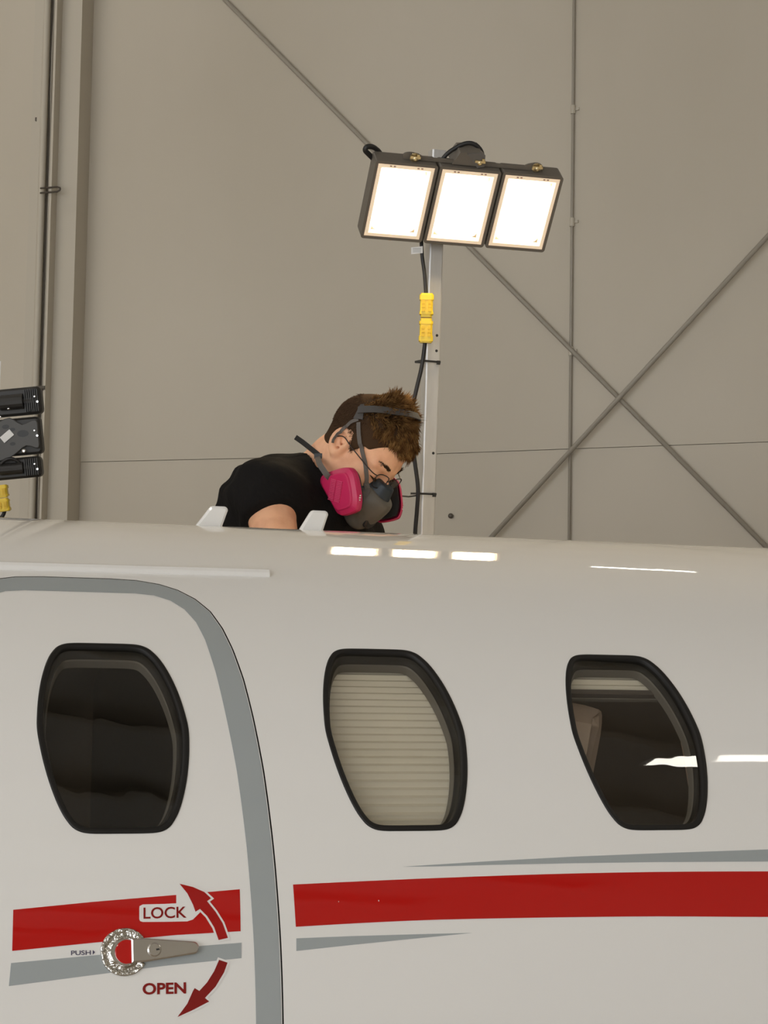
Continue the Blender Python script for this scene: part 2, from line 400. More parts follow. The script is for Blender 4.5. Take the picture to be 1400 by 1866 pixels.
# ================================================================== THE AIRCRAFT
jet = empty('business_jet', A(AC[0], AC[1], 0)); tag(jet, 'white business jet with red and grey stripes and oval cabin windows', 'airplane')
hw = [(.0, .168), (.022, .168), (.044, .1675), (.058, .165), (.069, .1585), (.077, .148), (.084, .135), (.0915, .115), (.099, .088), (.105, .058), (.109, .028), (.111, 0)]
def window_outline():
    q = [A(*p) for p in hw]
    o = q + [A(p[0], -p[1]) for p in q[::-1][1:]] + [A(-p[0], -p[1]) for p in q[1:]] + [A(-p[0], p[1]) for p in q[::-1][1:-1]]
    return o[::-1]                                        # counter-clockwise
WOUT = window_outline()
WC = [A(-.6378, .5560), A(-.2059, .5560), A(.1975, .5535), A(.6005, .555), A(1.0035, .555)]
def wat(c, ins): return [c+q for q in (inset(WOUT, ins) if ins else WOUT)]
# door outline (u, v) : traced right half mirrored about the door's centre line
DC = -.6370
dr = [(-.603, 59.4), (-.56, 59.2), (-.525, 58.5), (-.498, 57.4), (-.474, 55.7), (-.455, 53.4), (-.443, 50.5), (-.435, 47.2), (-.4285, 43), (-.4245, 38), (-.421, 32), (-.419, 24), (-.418, 15), (-.418, 5), (-.418, -14), (-.424, -18), (-.440, -21.5), (-.47, -24), (-.52, -25)]
dr = [A(u, RF*math.radians(a)) for u, a in dr]
DL = -.656
DOOR = [A(2*DL-p[0], p[1]) for p in dr[::-1]] + dr       # from bottom-left up over the top and down the right side: clockwise
DOOR = DOOR[::-1]
gi = [(-.60, 56.4), (-.57, 56.4), (-.54, 56.1), (-.516, 55.2), (-.497, 53.6), (-.484, 51.4), (-.4765, 48.6), (-.471, 44), (-.467, 38), (-.4625, 32), (-.4595, 24), (-.458, 15), (-.458, 5), (-.458, -13), (-.463, -16), (-.48, -18.5), (-.52, -20)]
gi = [A(u, RF*math.radians(a)) for u, a in gi]
GIN = ([A(2*DL-p[0], p[1]) for p in gi[::-1]] + gi)[::-1]
# skin: the finely cut panel with door and window openings, then the rest of the barrel, nose and tail
U0, U1, V0, V1 = -1.5, 1.5, RF*math.radians(-40), RF*math.radians(95)
dvs = RF*math.radians(1.25)
PV, PT, PN = patch([(U0, V0), (U1, V0), (U1, V1), (U0, V1)], [DOOR]+[wat(c, 0) for c in WC[1:]], 0.0, step=dvs*1.00001)
V = list(PV); T = [list(t) for t in PT]; N = list(PN)
def prof(u):
    if u < -2.3: t = (-2.3-u)/2.6; return RF*math.sqrt(max(0, 1-t*t))*.999+.001
    if u > 2.4: t = (u-2.4)/2.6; return RF*(1-.62*t**1.4)
    return RF
us = list(np.linspace(-4.9, -2.3, 20)) + [-1.9, U0, 0, U1, 1.95] + list(np.linspace(2.4, 5.0, 14)); us[20-1] = -2.3
phs = [RF*math.radians(a) for a in np.arange(-40, 320.01, 2.5)]
for i in range(len(us)-1):
    n = len(V)
    for k, v in enumerate(phs):
        for u in us[i:i+2]:
            r = prof(u)
            V.append(cyl(u, v, r-RF)); sl = (prof(u+.001)-prof(u-.001))/.002
            nn = cyln(v)-sl*AX; N.append(nn/np.linalg.norm(nn))
    for k in range(len(phs)-1):
        um, vm = (us[i]+us[i+1])/2, (phs[k]+phs[k+1])/2
        if U0 < um < U1 and V0 < vm < V1: continue
        a = n+2*k; T.append([a, a+1, a+3, a+2])
obj('fuselage_skin', V, T, PAINT, jet, normals=N)
mb = MB(); mb.lathe([(.001, 0), (prof(4.9999), 0)], AC+5.0*AX, AN, AZ, AX, 48); mb.build('tail_bulkhead', PAINT, jet)
# dark frame behind the door gap
obj('door_frame', *patch(inset(DOOR, -.03), [inset(DOOR, .02)], -.012)[:2], SEAL, jet)
# door panel with a rolled edge
V, T, N = patch(inset(DOOR, .0022), [wat(WC[0], 0)], 0.0, step=.012)
door = obj('door', V, T, PAINT, jet, normals=N); door['label'] = 'white cabin door with grey border and rotating handle'
def rim(poly, h0, h1, name, m, parent, smooth=True):
    n = len(poly); V = [cyl(*p, h0) for p in poly]+[cyl(*p, h1) for p in poly]
    return obj(name, V, [(k, (k+1) % n, n+(k+1) % n, n+k) for k in range(n)], m, parent, smooth=smooth)
rim(dens(inset(DOOR, .0022), .02), 0, -.012, 'door_edge', SEAL, door)
decal('border_band', inset(DOOR, .0035), GREYP, door, .0005, [GIN], step=.012)

# windows ----------------------------------------------------------
def ring_sheet(o1, h1, o2, h2):
    n = len(o1); V = [cyl(*p, h1) for p in o1]+[cyl(*p, h2) for p in o2]
    return V, [(k, (k+1) % n, n+(k+1) % n, n+k) for k in range(n)]
def make_window(c, parent, blind=None, tilt=.004):
    f = MB()
    prof_w = [(0.0, -.004), (0.0, .0012), (.002, .0022), (.0075, .0018), (.009, .0004), (.0095, -.006), (.0105, -.010), (.0118, -.018), (.015, -.019)]
    rings = [spline([c+q for q in (inset(WOUT, a) if a else WOUT)], 3) for a, _ in prof_w]
    n = len(rings[0]); Vv = [cyl(*p, hh) for r, (_, hh) in zip(rings, prof_w) for p in r]
    Ff = [(i*n+k, i*n+(k+1) % n, (i+1)*n+(k+1) % n, (i+1)*n+k) for i in range(len(prof_w)-1) for k in range(n)]
    w = obj('window_frame', Vv, Ff, SEAL, parent)
    sub = w if parent is jet else parent                   # the door's window parts stay on the third level
    V, T, N = patch(wat(c, .0092), [], -.0035, step=.01); tl = tilt
    V = [v-cn*tl*((v-cyl(*c))@AX) for v, cn in zip(V, N)]; N = [(n_+tl*AX)/np.linalg.norm(n_+tl*AX) for n_ in N]
    obj('window_pane', V, T, GLASS, sub, normals=N)
    o1 = spline([c+q for q in inset(WOUT, .014)], 2)
    o2 = spline([c+q for q in inset(WOUT, .0158)], 2); o3 = spline([c+q for q in inset(WOUT, .0175)], 2)
    V1, F1 = ring_sheet(o1, -.019, o2, -.022); V2, F2 = ring_sheet(o2, -.022, o3, -.034); n = len(V1)
    obj('inner_trim', V1+V2, F1+[[i+n for i in q] for q in F2], TRIMG, sub)
    if blind:
        b0, b1 = blind; zz = []; v = b1; k = 0
        gap = lambda t: .0046 if t < .14 else .0072
        while v > b0:
            zz.append((v, -.036-(.0045 if k % 2 else 0))); v -= gap((v+.168)/.336); k += 1
        hwid = .125; Vb = []; Fb = []
        for i, (v, hh) in enumerate(zz): Vb += [cyl(c[0]-hwid, c[1]+v, hh), cyl(c[0]+hwid, c[1]+v, hh)]
        for i in range(len(zz)-1): Fb.append((2*i, 2*i+2, 2*i+3, 2*i+1))
        obj('pleated_blind', Vb, Fb, BLINDM, sub, smooth=False)
        if b0 > -.1:
            mb = MB(); v = c[1]+b0-.004
            mb.box(cyl(c[0], v, -.038), AX*.125, cyln(v)*.006, np.cross(cyln(v), AX)*.005); mb.build('blind_rail', DARKCAB, sub)
            mb = MB(); v = c[1]+b0-.0165
            mb.box(cyl(c[0], v, -.038), AX*.125, cyln(v)*.003, np.cross(cyln(v), AX)*.0012); mb.build('blind_bar', TRIMG, sub)
    return w
make_window(WC[0], door)
make_window(WC[1], jet, (-.20, .19))
make_window(WC[2], jet, (.118, .19), .025)
make_window(WC[3], jet); make_window(WC[4], jet)

# cabin behind the glass
cab = MB(); n = len(cab.V)
Vv = []; Ff = []; an = np.arange(62, 300, 7.0); uu = np.linspace(-1.45, 1.45, 5)
for u in uu:
    for a in an: Vv.append(cyl(u, RF*math.radians(a), -.10))
for i in range(len(uu)-1):
    for k in range(len(an)-1): a = i*len(an)+k; Ff.append((a, a+1, a+1+len(an), a+len(an)))
obj('cabin_liner', Vv, Ff, LINER, jet)
mb = MB(); mb.box(AC-AZ*.42, AX*1.45, AN*.62, AZ*.02); mb.build('cabin_floor', DARKCAB, jet)
for nm, u in (('cabin_bulkhead', -1.45), ('cabin_bulkhead', 1.45)):
    mb = MB(); mb.lathe([(.01, 0), (.77, 0)], AC+u*AX, AN, AZ, AX, 32); mb.build(nm, DARKCAB, jet)
mb = MB(); mb.box(AC+(-.44)*AX+AN*.02, AX*.012, AN*.55, AZ*.62); mb.build('cabin_partition', DARKCAB, jet)
def seat(u, flip):
    d = AX*flip; o = AC+u*AX+AN*.38
    s = MB(); pr = [A(*p) for p in spline([(-.06, -.1), (.0, -.1), (.012, .25), (.04, .42), (.06, .53), (.045, .555), (-.035, .56), (-.07, .5), (-.07, .2)], 4)]
    s.prism(pr, o-AN*.22, d, AZ, AN, 0, .42, .03); b = s.build('cabin_seat', LEATH, jet, smooth=False)
    s = MB(); s.box(o+d*.26-AZ*.12, d*.24, AN*.22, AZ*.07); s.build('seat_cushion', LEATH, b)
    s = MB(); s.box(o+d*.1-AZ*.27, d*.14, AN*.14, AZ*.13); s.build('seat_base', DARKCAB, b)
v = RF*math.radians(88); mb = MB(); mb.box(cyl(.45, v, -.13), AX*.7, np.cross(cyln(v), AX)*.02, cyln(v)*.006); mb.build('cabin_fill_light', emat('cabin_fill_glow', (1.0, .85, .68), 5.0), jet)  # unseen strip added to brighten the cabin behind the windows
seat(.145, 1); seat(.60, -1)

# door sill rail (rain gutter) above the door
g = [(-1.35, 60.9), (-.335, 61.6)]
pts = [cyl(g[0][0]+(g[1][0]-g[0][0])*t, RF*math.radians(g[0][1]+(g[1][1]-g[0][1])*t), .002) for t in np.linspace(0, 1, 12)]
mb = MB(); Vv = []; sec = [(-.0105, -.003), (-.0105, .002), (-.007, .0065), (-.001, .009), (.005, .008), (.009, .003), (.0095, -.003)]
for t in np.linspace(0, 1, 12):
    u = g[0][0]+(g[1][0]-g[0][0])*t; v = RF*math.radians(g[0][1]+(g[1][1]-g[0][1])*t)
    Vv += [cyl(u, v+a, b) for a, b in sec]
ns = len(sec); Ff = [(i*ns+k, i*ns+k+1, (i+1)*ns+k+1, (i+1)*ns+k) for i in range(11) for k in range(ns-1)]+[list(range(ns)), [11*ns+k for k in range(ns)][::-1]]
obj('rain_gutter', Vv, Ff, PAINT, jet, smooth=False)
# antenna blades on the roof
def blade(u0, u1, u2, u3, hgt):
    v = RF*math.radians(86.5); th = .005
    prof_b = [A(*q) for q in [(u0-.003, -.004), (u1, -.004)]+[(u2-.007+.007*math.cos(a), hgt-.007+.007*math.sin(a)) for a in np.radians([0, 25, 50, 75, 90])]+[(u3+.004, hgt), (u3+.0005, hgt-.0015), (u3-.003, hgt-.006)]]
    o = cyl(0, v, 0); nr = cyln(v); sd = np.cross(nr, AX)
    mb = MB(); n = len(prof_b)
    for s_, ins in ((-th, .004), (-th*.5, 0), (th*.5, 0), (th, .004)):
        mb.V += [tuple(o+p[0]*AX+p[1]*nr+s_*sd) for p in (inset(prof_b, ins) if ins else prof_b)]
    for i in range(3): mb.F += [(i*n+k, i*n+(k+1) % n, (i+1)*n+(k+1) % n, (i+1)*n+k) for k in range(n)]
    mb.F += [list(range(n))[::-1], [3*n+k for k in range(n)]]
    mb.build('antenna_blade', PAINT, jet, smooth=False)
blade(-.377, -.330, -.319, -.352, .036); blade(-.181, -.138, -.128, -.161, .036)

# paint scheme -------------------------------------------------------
red_r = spline([(534, 1612), (660, 1606), (800, 1600), (1000, 1593), (1200, 1589), (1400, 1588), (1560, 1588.5)], 3, False)
red_b = spline([(1560, 1669), (1400, 1671), (1200, 1670), (1000, 1672), (800, 1676), (660, 1682), (539, 1689)], 3, False)
def longer(poly):      # carry a stripe past the frame along the fuselage
    d = pxdom(poly); return d
dR = pxdom(red_r+red_b); k = len(red_r)
dR = dR[:k]+[A(1.5, dR[k-1][1]-.005), A(1.5, dR[k][1]-.02)]+dR[k:]
decal('red_stripe', dR[::-1], REDP, jet)
decal('grey_pinstripe', pxdom([(540, 1710), (640, 1706), (760, 1702.5), (862, 1700), (740, 1712), (640, 1722), (540, 1733)])[::-1], GREYP, jet)
d3 = pxdom([(733, 1579.5), (900, 1569), (1050, 1561), (1200, 1555), (1400, 1548)])+[A(1.3, RF*math.radians(24.0)), A(1.3, RF*math.radians(21))]+pxdom([(1400, 1570), (1200, 1571), (1050, 1573), (900, 1576), (790, 1579)])
decal('grey_pinstripe', d3[::-1], GREYP, jet)
decal('red_stripe', pxdom([(24, 1658), (170, 1643.5), (320, 1631), (437, 1620.5), (438.5, 1697), (320, 1704), (170, 1718), (22, 1733)])[::-1], REDP, door)
decal('grey_stripe', pxdom([(20, 1755), (160, 1742), (300, 1729), (440, 1718), (440, 1746), (300, 1760), (160, 1778), (16, 1797)])[::-1], GREYP, door)
Z = lambda pts: [(120+x/3.889, 1600+y/3.889) for x, y in pts]
arrow1 = Z([(805, 42), (900, 65), (980, 100), (1028, 145), (1000, 165), (1060, 240), (1110, 320), (1148, 425), (1082, 440), (1050, 350), (1000, 270), (950, 220), (918, 240), (900, 190), (860, 110)])
arrow2 = Z([(1085, 580), (1145, 600), (1120, 670), (1060, 770), (985, 850), (1015, 875), (900, 935), (790, 985), (860, 890), (900, 800), (912, 780), (945, 800), (1000, 740), (1050, 660)])
pill = Z([(782, 95), (782, 180), (700, 184), (545, 188), (522, 200), (520, 215), (520, 292), (526, 306), (545, 312), (700, 311), (860, 308), (900, 295), (950, 245), (960, 200), (905, 90)])
decal('letter_panel', pxdom(pill)[::-1], PAINT, door, .0008)
for a in (arrow1, arrow2):
    d = pxdom(a); d = d if area2(d) > 0 else d[::-1]
    decal('arrow_outline', inset(d, -.0028), PAINT, door, .0009, step=.006)
    ar = decal('arrow', d, DARKRED if a is arrow2 else mat('arrow_red', (.38, .012, .010), .5, spec=.05, coat=.5), door, .0012, step=.006)
def lettering(txt, p0, p1, ptop, m, h, bold=0.0):
    cu = bpy.data.curves.new('lettering', 'FONT'); cu.body = txt; cu.size = 1.0; cu.offset = bold; cu.resolution_u = 4
    o = bpy.data.objects.new('lettering_source', cu); COL.objects.link(o)
    bpy.context.view_layer.update(); me = o.evaluated_get(bpy.context.evaluated_depsgraph_get()).to_mesh()
    P = np.array([v.co[:2] for v in me.vertices]); F = [list(p.vertices) for p in me.polygons]
    o.evaluated_get(bpy.context.evaluated_depsgraph_get()).to_mesh_clear(); COL.objects.unlink(o); bpy.data.objects.remove(o); bpy.data.curves.remove(cu)
    lo, hi = P.min(0), P.max(0); Q = (P-lo)/(hi-lo)
    a, b, c = (A(*surf(*q)) for q in (p0, p1, ptop))
    UV = [a+(b-a)*q[0]+(c-a)*q[1] for q in Q]
    obj(txt.lower()+'_lettering', [cyl(*u, h) for u in UV], F, m, door, smooth=False)
lettering('LOCK', Z([(549, 291)])[0], Z([(855, 283)])[0], Z([(549, 210)])[0], DARKRED, .0013, .013)
lettering('OPEN', Z([(543, 828)])[0], Z([(852, 820)])[0], Z([(543, 745)])[0], DARKRED, .0009, .030)
lettering('PUSH', Z([(36, 548)])[0], Z([(176, 545)])[0], Z([(36, 515)])[0], BLUEK, .0009, .012)
decal('push_mark', pxdom(Z([(190, 510), (206, 526), (190, 545)]))[::-1], BLUEK, door, .0009)

# handle ---------------------------------------------------------------
HC = A(*surf(*Z([(415, 525)])[0])); HU, HV = .000195, .000190
def hp(x, y, h): return cyl(HC[0]+(x-415)*HU, HC[1]+(525-y)*HV, h)
hd = MB(); n = 40; secr = [(172, .0006), (170, .0035), (160, .0045), (140, .0015), (118, .0012), (102, .0042), (96, .0045), (94, .0006)]
aa = np.linspace(math.radians(31), math.radians(329), n)
for a in aa:
    for r, h in secr: hd.V.append(tuple(hp(415+r*math.cos(a), 525-r*math.sin(a), h)))
m_ = len(secr)
for i in range(n-1):
    for k in range(m_-1): hd.F.append((i*m_+k, i*m_+k+1, (i+1)*m_+k+1, (i+1)*m_+k))
hd.F += [list(range(m_))[::-1], [(n-1)*m_+k for k in range(m_)]]
hd.build('handle_ring', CHROMEW, door, smooth=True)
def hprism(pts, h0, h1, bev, name, m, parent=door, smooth=False):
    p = [A(*q) for q in pts]; p = p if area2(p) < 0 else p[::-1]; k = len(p); mb = MB()
    lv = [(p, h0), (p, h1-bev*.19e-3), (inset(p, bev), h1)]
    mb.V = [tuple(hp(q[0], q[1], h)) for pp, h in lv for q in pp]
    for i in range(2): mb.F += [(i*k+j, i*k+(j+1) % k, (i+1)*k+(j+1) % k, (i+1)*k+j) for j in range(k)]
    mb.F.append([2*k+j for j in range(k)])
    return mb.build(name, m, parent, smooth=smooth)
hprism([(415+96*math.cos(a), 525-96*math.sin(a)) for a in np.linspace(0, 2*math.pi, 40)[:-1]], .0002, .0026, 4, 'handle_cup', CHROME)
cup = [(462, 445), (440, 440)]+[(432+86*math.cos(a), 525-86*math.sin(a)) for a in np.linspace(math.radians(95), math.radians(265), 22)]+[(462, 606)]
hprism(cup, .0006, .0048, 5, 'push_tab', REDP)
lev = [(458, 438), (560, 436), (700, 450), (880, 466)]+[(900+42*math.cos(a), 513-44*math.sin(a)) for a in np.linspace(math.radians(80), math.radians(-80), 12)]+[(880, 560), (700, 584), (560, 602), (458, 606)]
hprism(lev, .001, .0105, 10, 'handle_lever', CHROME)
hprism([(618+50*math.cos(a), 520-50*math.sin(a)) for a in np.linspace(0, 2*math.pi, 28)[:-1]], .008, .0125, 9, 'lock_cylinder', CHROME)
hprism([(628, 514), (652, 513), (654, 524), (630, 527)], .011, .0127, 1, 'keyhole', BLK)

# landing gear under the barrel (below the frame)
def wheel_leg(u, off):
    o = AC+u*AX+off*AN; mb = MB(); mb.tube([o-AZ*.55, A(o[0], o[1], .2)], .05, 14); s = mb.build('gear_strut', CHROME, jet, smooth=True)
    mb = MB(); c = A(o[0], o[1], .2); mb.lathe([(.06, -.09), (.17, -.09), (.2, -.05), (.2, .05), (.17, .09), (.06, .09)], c, AX, AZ, AN, 28); mb.build('tyre', SEAL, s, smooth=False)
wheel_leg(-3.2, 0); wheel_leg(1.6, .55); wheel_leg(1.6, -.55)

# ================================================================== WORK LIGHT ON ITS MAST
LD = 4.85; PXM = LD/FPX
def cvec(x, y, d): return (x*CR - y*CU + d*CF)*PXM        # pixel right, pixel down, pixels of depth
e1 = cvec(345, 15, 91); e2 = cvec(-30, 125, 90)
lx = e1/np.linalg.norm(e1); ly = -(e2-lx*(e2@lx)); ly /= np.linalg.norm(ly); lz = np.cross(lx, ly)   # lz towards the viewer, tilted down
LW, LH = np.linalg.norm(e1), np.linalg.norm(e2-lx*(e2@lx))
LCn = at(842, 377, LD)
fl = empty('floodlight', LCn-ly*LH/2); tag(fl, 'lit three-panel LED floodlight glowing on a metal mast', 'floodlight')
pw = LW/3
for i in (-1, 0, 1):
    c = LCn+lx*pw*i
    hw_, hh_ = pw/2-.0022, LH/2
    mb = MB(); o = rrect(hw_, hh_, .007, 3)
    mb.prism(o, c, lx, ly, lz, -.045, -.012); mb.V = [A(*v) for v in mb.V]
    n = len(o)
    # raised rim around the front
    for a, h in ((0, -.012), (0, .004), (.007, .004), (.009, -.001)):
        mb.V += [tuple(c+q[0]*lx+q[1]*ly+h*lz) for q in (inset(o, a) if a else o)]
    b = 2*n
    for j in range(3): mb.F += [(b+j*n+k, b+j*n+(k+1) % n, b+(j+1)*n+(k+1) % n, b+(j+1)*n+k) for k in range(n)]
    hs = mb.build('lamp_module', BLKL, fl)
    # cooling fins behind
    for k in range(9):
        mb = MB(); mb.box(c+lx*(-hw_+.012+k*(2*hw_-.024)/8)-lz*.055, lx*.0016, ly*(hh_-.015), lz*.011); mb.build('cooling_fin', BLKL, hs)
    # pale bezel sloping to the diode plate
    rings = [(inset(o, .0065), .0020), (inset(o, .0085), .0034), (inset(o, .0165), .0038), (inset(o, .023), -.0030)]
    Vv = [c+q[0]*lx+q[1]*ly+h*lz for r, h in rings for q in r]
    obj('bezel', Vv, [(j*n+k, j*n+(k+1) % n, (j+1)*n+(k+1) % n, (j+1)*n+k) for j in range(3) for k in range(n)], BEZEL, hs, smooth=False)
    mb = MB(); q = [A(*v) for v in rrect(hw_-.0225, hh_-.0225, .020, 5)]
    Vv = [c+p[0]*lx+p[1]*ly-.004*lz for p in q]
    obj('led_panel', Vv, [list(range(len(q)))], LEDM, hs, smooth=False)
    # small clip screws along the bezel
    for sx in (-.5, -.38, .38, .5):
        mb = MB(); mb.box(c+lx*hw_*sx+ly*(hh_-.0115)+lz*.0035, lx*.0025, ly*.0016, lz*.001); mb.build('bezel_clip', mat('tan_clip', (.40, .30, .22), .6), hs)
    mb = MB(); mb.tube([c-ly*(hh_-.001)-lz*.01, c-ly*(hh_+.006)-lz*.01], .005, 10); mb.build('screw', BRASS, hs)
# bracket bar along the top, with slotted ears and wing bolts
tp = LCn+ly*(LH/2)-lz*.012
def lp(x, y, z=0): return tp+lx*x*PXM*1.03+ly*y*PXM+lz*z
bar = spline([(-122, 2), (-122, 11), (-112, 15), (-95, 13), (-80, 8), (-20, 9), (0, 9), (20, 9), (90, 8), (105, 13), (122, 17), (133, 11), (133, 2)], 3, False)
mb = MB(); mb.prism([A(x*PXM*1.03, y*PXM) for x, y in bar], tp, lx, ly, lz, -.006, .000); mb.build('bracket_bar', BLKL, fl)
mb = MB(); tri = [A(x*PXM, y*PXM) for x, y in ((-35, 2), (-24, 26), (14, 30), (22, 24), (24, 2))]
mb.prism(tri, tp+lz*.001, lx, ly, lz, -.05, .004); mb.build('bracket_yoke', BLKL, fl)
mb = MB(); tri = [A(x*PXM, y*PXM) for x, y in ((-12, 26), (14, 30), (22, 26), (25, 4), (12, 0))]
mb.prism(tri, tp+lz*.006, lx, ly, lz, -.002, .003); mb.build('bracket_plate', mat('grey_plate', (.13, .12, .11), .5), fl)
for x, y in ((-103, 8), (14, 11), (120, 10)):
    mb = MB(); c = lp(x, y, .003); mb.lathe([(.012, 0), (.012, .002), (.006, .003), (.006, .010), (.003, .012)], c, lx, ly, lz, 12); b = mb.build('wing_bolt', BRASS, fl)
    mb = MB(); mb.box(c+lz*.008+ly*.004, lx*.013, ly*.003, lz*.002); mb.box(c+lz*.010+ly*.008+lx*.006, lx*.003, ly*.005, lz*.002); mb.build('wing_nut', BRASS, b)
# power leads behind the lamp
mb = MB(); mb.tube(spline([lp(-48, 0, -.02), lp(-36, 16, -.025), lp(-12, 33, -.028), lp(6, 34, -.025), lp(20, 22, -.02), lp(24, 4, -.02)], 5, False), .0055, 8)
mb.build('power_lead', CABLE, fl, smooth=True)
mb = MB(); mb.tube(spline([lp(-160, -22, -.035), lp(-178, -6, -.03), lp(-186, 2, -.028), lp(-184, 8, -.03), lp(-172, 7, -.035), lp(-158, -4, -.04), lp(-150, -20, -.04)], 5, False), .0065, 8)
mb.build('power_lead', CABLE, fl, smooth=True)
# mast: square aluminium tube from the floor to above the lamp
MD = 4.965
mt = at(797, 275, MD); mbm = at(776, 950, MD); ax = (mt-mbm)/np.linalg.norm(mt-mbm)
foot = mbm-ax*((mbm[2]-.05)/ax[2])
mh = AX-ax*(AX@ax); mh /= np.linalg.norm(mh); mf = np.cross(mh, ax)     # mf: towards the camera
a40 = math.radians(22); mx_ = mh*math.cos(a40)+mf*math.sin(a40)*0+0*ax; mx_ = mh
mast = empty('light_mast', A(foot[0], foot[1], 0)); tag(mast, 'square aluminium mast carrying the lit floodlight behind the jet', 'mast')
mb = MB(); sq = rrect(.0185, .0185, .004, 3); n = len(sq)
mb.V = [tuple(p+q[0]*mx_+q[1]*mf) for p in (foot, mt) for q in sq]
ins_ = inset(sq, .003); mb.V += [tuple(p+q[0]*mx_+q[1]*mf) for p in (mt, mt-ax*.1) for q in ins_]
for j in range(3): mb.F += [(j*n+k, j*n+(k+1) % n, (j+1)*n+(k+1) % n, (j+1)*n+k) for k in range(n)]
mb.build('pole', ALU, mast)
for py in (612, 640, 826):
    mb = MB()
    p = at({612: 787, 640: 788, 826: 785}[py], py, MD); t = (p-foot)@ax; c = foot+ax*t+mf*.0186+mx_*.008
    mb.lathe([(.0035, -.001), (.0035, .0004)], c, mx_, ax, mf, 12); mb.build('pin_hole', BLK, mast)
mb = MB()
for d in (mx_, -mx_, mf, -mf): mb.box(A(foot[0], foot[1], .03)+d*.22, d*.2, np.cross(d, AZ)*.025, AZ*.03)
mb.build('base_feet', ALU, mast)
mb = MB(); mb.box(lp(0, -2, -.055)+mf*0, lx*.03, ly*.02, lz*.012)
mb.build('lamp_clamp', BLKL, fl)
# the flex down the mast, its plug, ties and tag
def mline(px, py, o=0): return at(px, py, MD-.045+o)
c1 = MB(); c1.tube(spline([mline(766, 415, .02), mline(768, 440), mline(770, 470), mline(774, 500), mline(777, 540)], 6, False), .0048, 8)
tag(c1.top('power_cable', CABLE, smooth=True), 'short black flex hanging from the floodlight to the yellow plug', 'cable')
c1 = MB(); c1.tube(spline([mline(776, 612), mline(773, 640), mline(768, 672), mline(759, 710), mline(752, 745), mline(750, 790, .01), mline(756, 840, .01), mline(762, 890), mline(760, 930), mline(756, 985), mline(752, 1100), mline(748, 1300)]
    + [A(*(mline(752, 1500)[:2]), .5), A(mline(752, 1500)[0], mline(752, 1500)[1]-.01, .07), A(mline(752, 1500)[0]-.01, mline(752, 1500)[1]-.03, .006), A(mline(752, 1500)[0]-.05, mline(752, 1500)[1]-.06, .006)], 6, False), .0052, 8)
tag(c1.top('power_cable', CABLE, smooth=True), 'long black flex tied along the mast below the yellow plug', 'cable')
def connector(pa, pb, name, label, depth, w=.0175):
    P0 = at(*pa, depth); P1 = at(*pb, depth); a = (P0-P1); L = np.linalg.norm(a); a /= L
    s = np.cross(a, CF); s /= np.linalg.norm(s); d = np.cross(s, a)
    r = empty(name, P1); tag(r, label, 'connector')
    for nm, t0, t1 in (('plug', .515, 1.0), ('socket', 0.0, .495)):
        mb = MB()
        for k, (x0, x1, ww) in enumerate(((0, .12, .80), (.12, .24, .98), (.24, .72, .90), (.72, .94, 1.0), (.94, 1, .84))):
            u0 = t0+(t1-t0)*x0; u1 = t0+(t1-t0)*x1
            if nm == 'socket': u0, u1 = t1-(u0-t0), t1-(u1-t0)
            mb.prism(rrect(w*ww, w*ww*.9, .005, 3), P1+a*L*min(u0, u1), s, d, a, 0, abs(u1-u0)*L)
        h = mb.build(nm, YEL, r)
        mb = MB()
        for k in (-1, 1):
            for q in (.3, .45, .6): mb.box(P1+a*L*(t0+(t1-t0)*q)+s*w*.45*k-d*w*.86, s*.004, a*.0035, d*.0025)
        mb.build('grip_rib', mat('yellow_plastic_worn', (.78, .50, .02), .5), h)
connector((778, 535), (776, 625), 'cable_connector', 'bright yellow locking plug and socket joined on the lit mast', MD-.05, .0175)
def ziptie(px0, px1, py, label, tail=None):
    p = at((px0+px1)/2, py, MD); t = (p-foot)@ax; c = foot+ax*t; mb = MB()
    ring = rrect(.0215, .022, .006, 3); ring = [q+A(-.002, 0) for q in ring]; ring = [A(q[0]-(.012 if q[0] < 0 else 0), q[1]+(.012 if (q[0] < 0 and q[1] > 0) else 0)) for q in ring]
    n = len(ring); out = inset(ring, -.0012)
    mb.V = [tuple(c+q[0]*mx_+q[1]*mf+h*ax) for h in (-.0025, .0025) for r in (ring, out) for q in r]
    for k in range(n):
        j = (k+1) % n; mb.F += [(k, j, n+j, n+k), (2*n+k, 3*n+k, 3*n+j, 2*n+j), (n+k, n+j, 3*n+j, 3*n+k), (k, 2*n+k, 2*n+j, j)]
    if tail: mb.tube(tail, .0022, 6)
    mb.box(c+.012*mx_+.0245*mf-ax*.002, mx_*.004, mf*.003, ax*.005)
    tag(mb.top('cable_tie', BLK), label, 'cable tie')
ziptie(766, 797, 660, 'short black cable tie round mast and flex just below the yellow plug')
ziptie(760, 787, 900, 'black cable tie with a long straight tail beside the respirator', [at(760, 903, MD-.035), at(745, 905, MD-.045), at(725, 903, MD-.055)])
mb = MB(); c = at(760, 456, MD-.052); mb.box(c, CR*.0145+CU*.0015, CU*.0085, CF*.0006)
tg = mb.top('cable_tag', WHT); tag(tg, 'small white printed tag on the flex under the floodlight', 'tag')
mb = MB()
for k in (-1, 0, 1): mb.box(c-CF*.0008+CU*.004*k, CR*.010, CU*.0007, CF*.0002)
mb.build('tag_print', mat('grey_print', (.35, .35, .35), .6), tg)

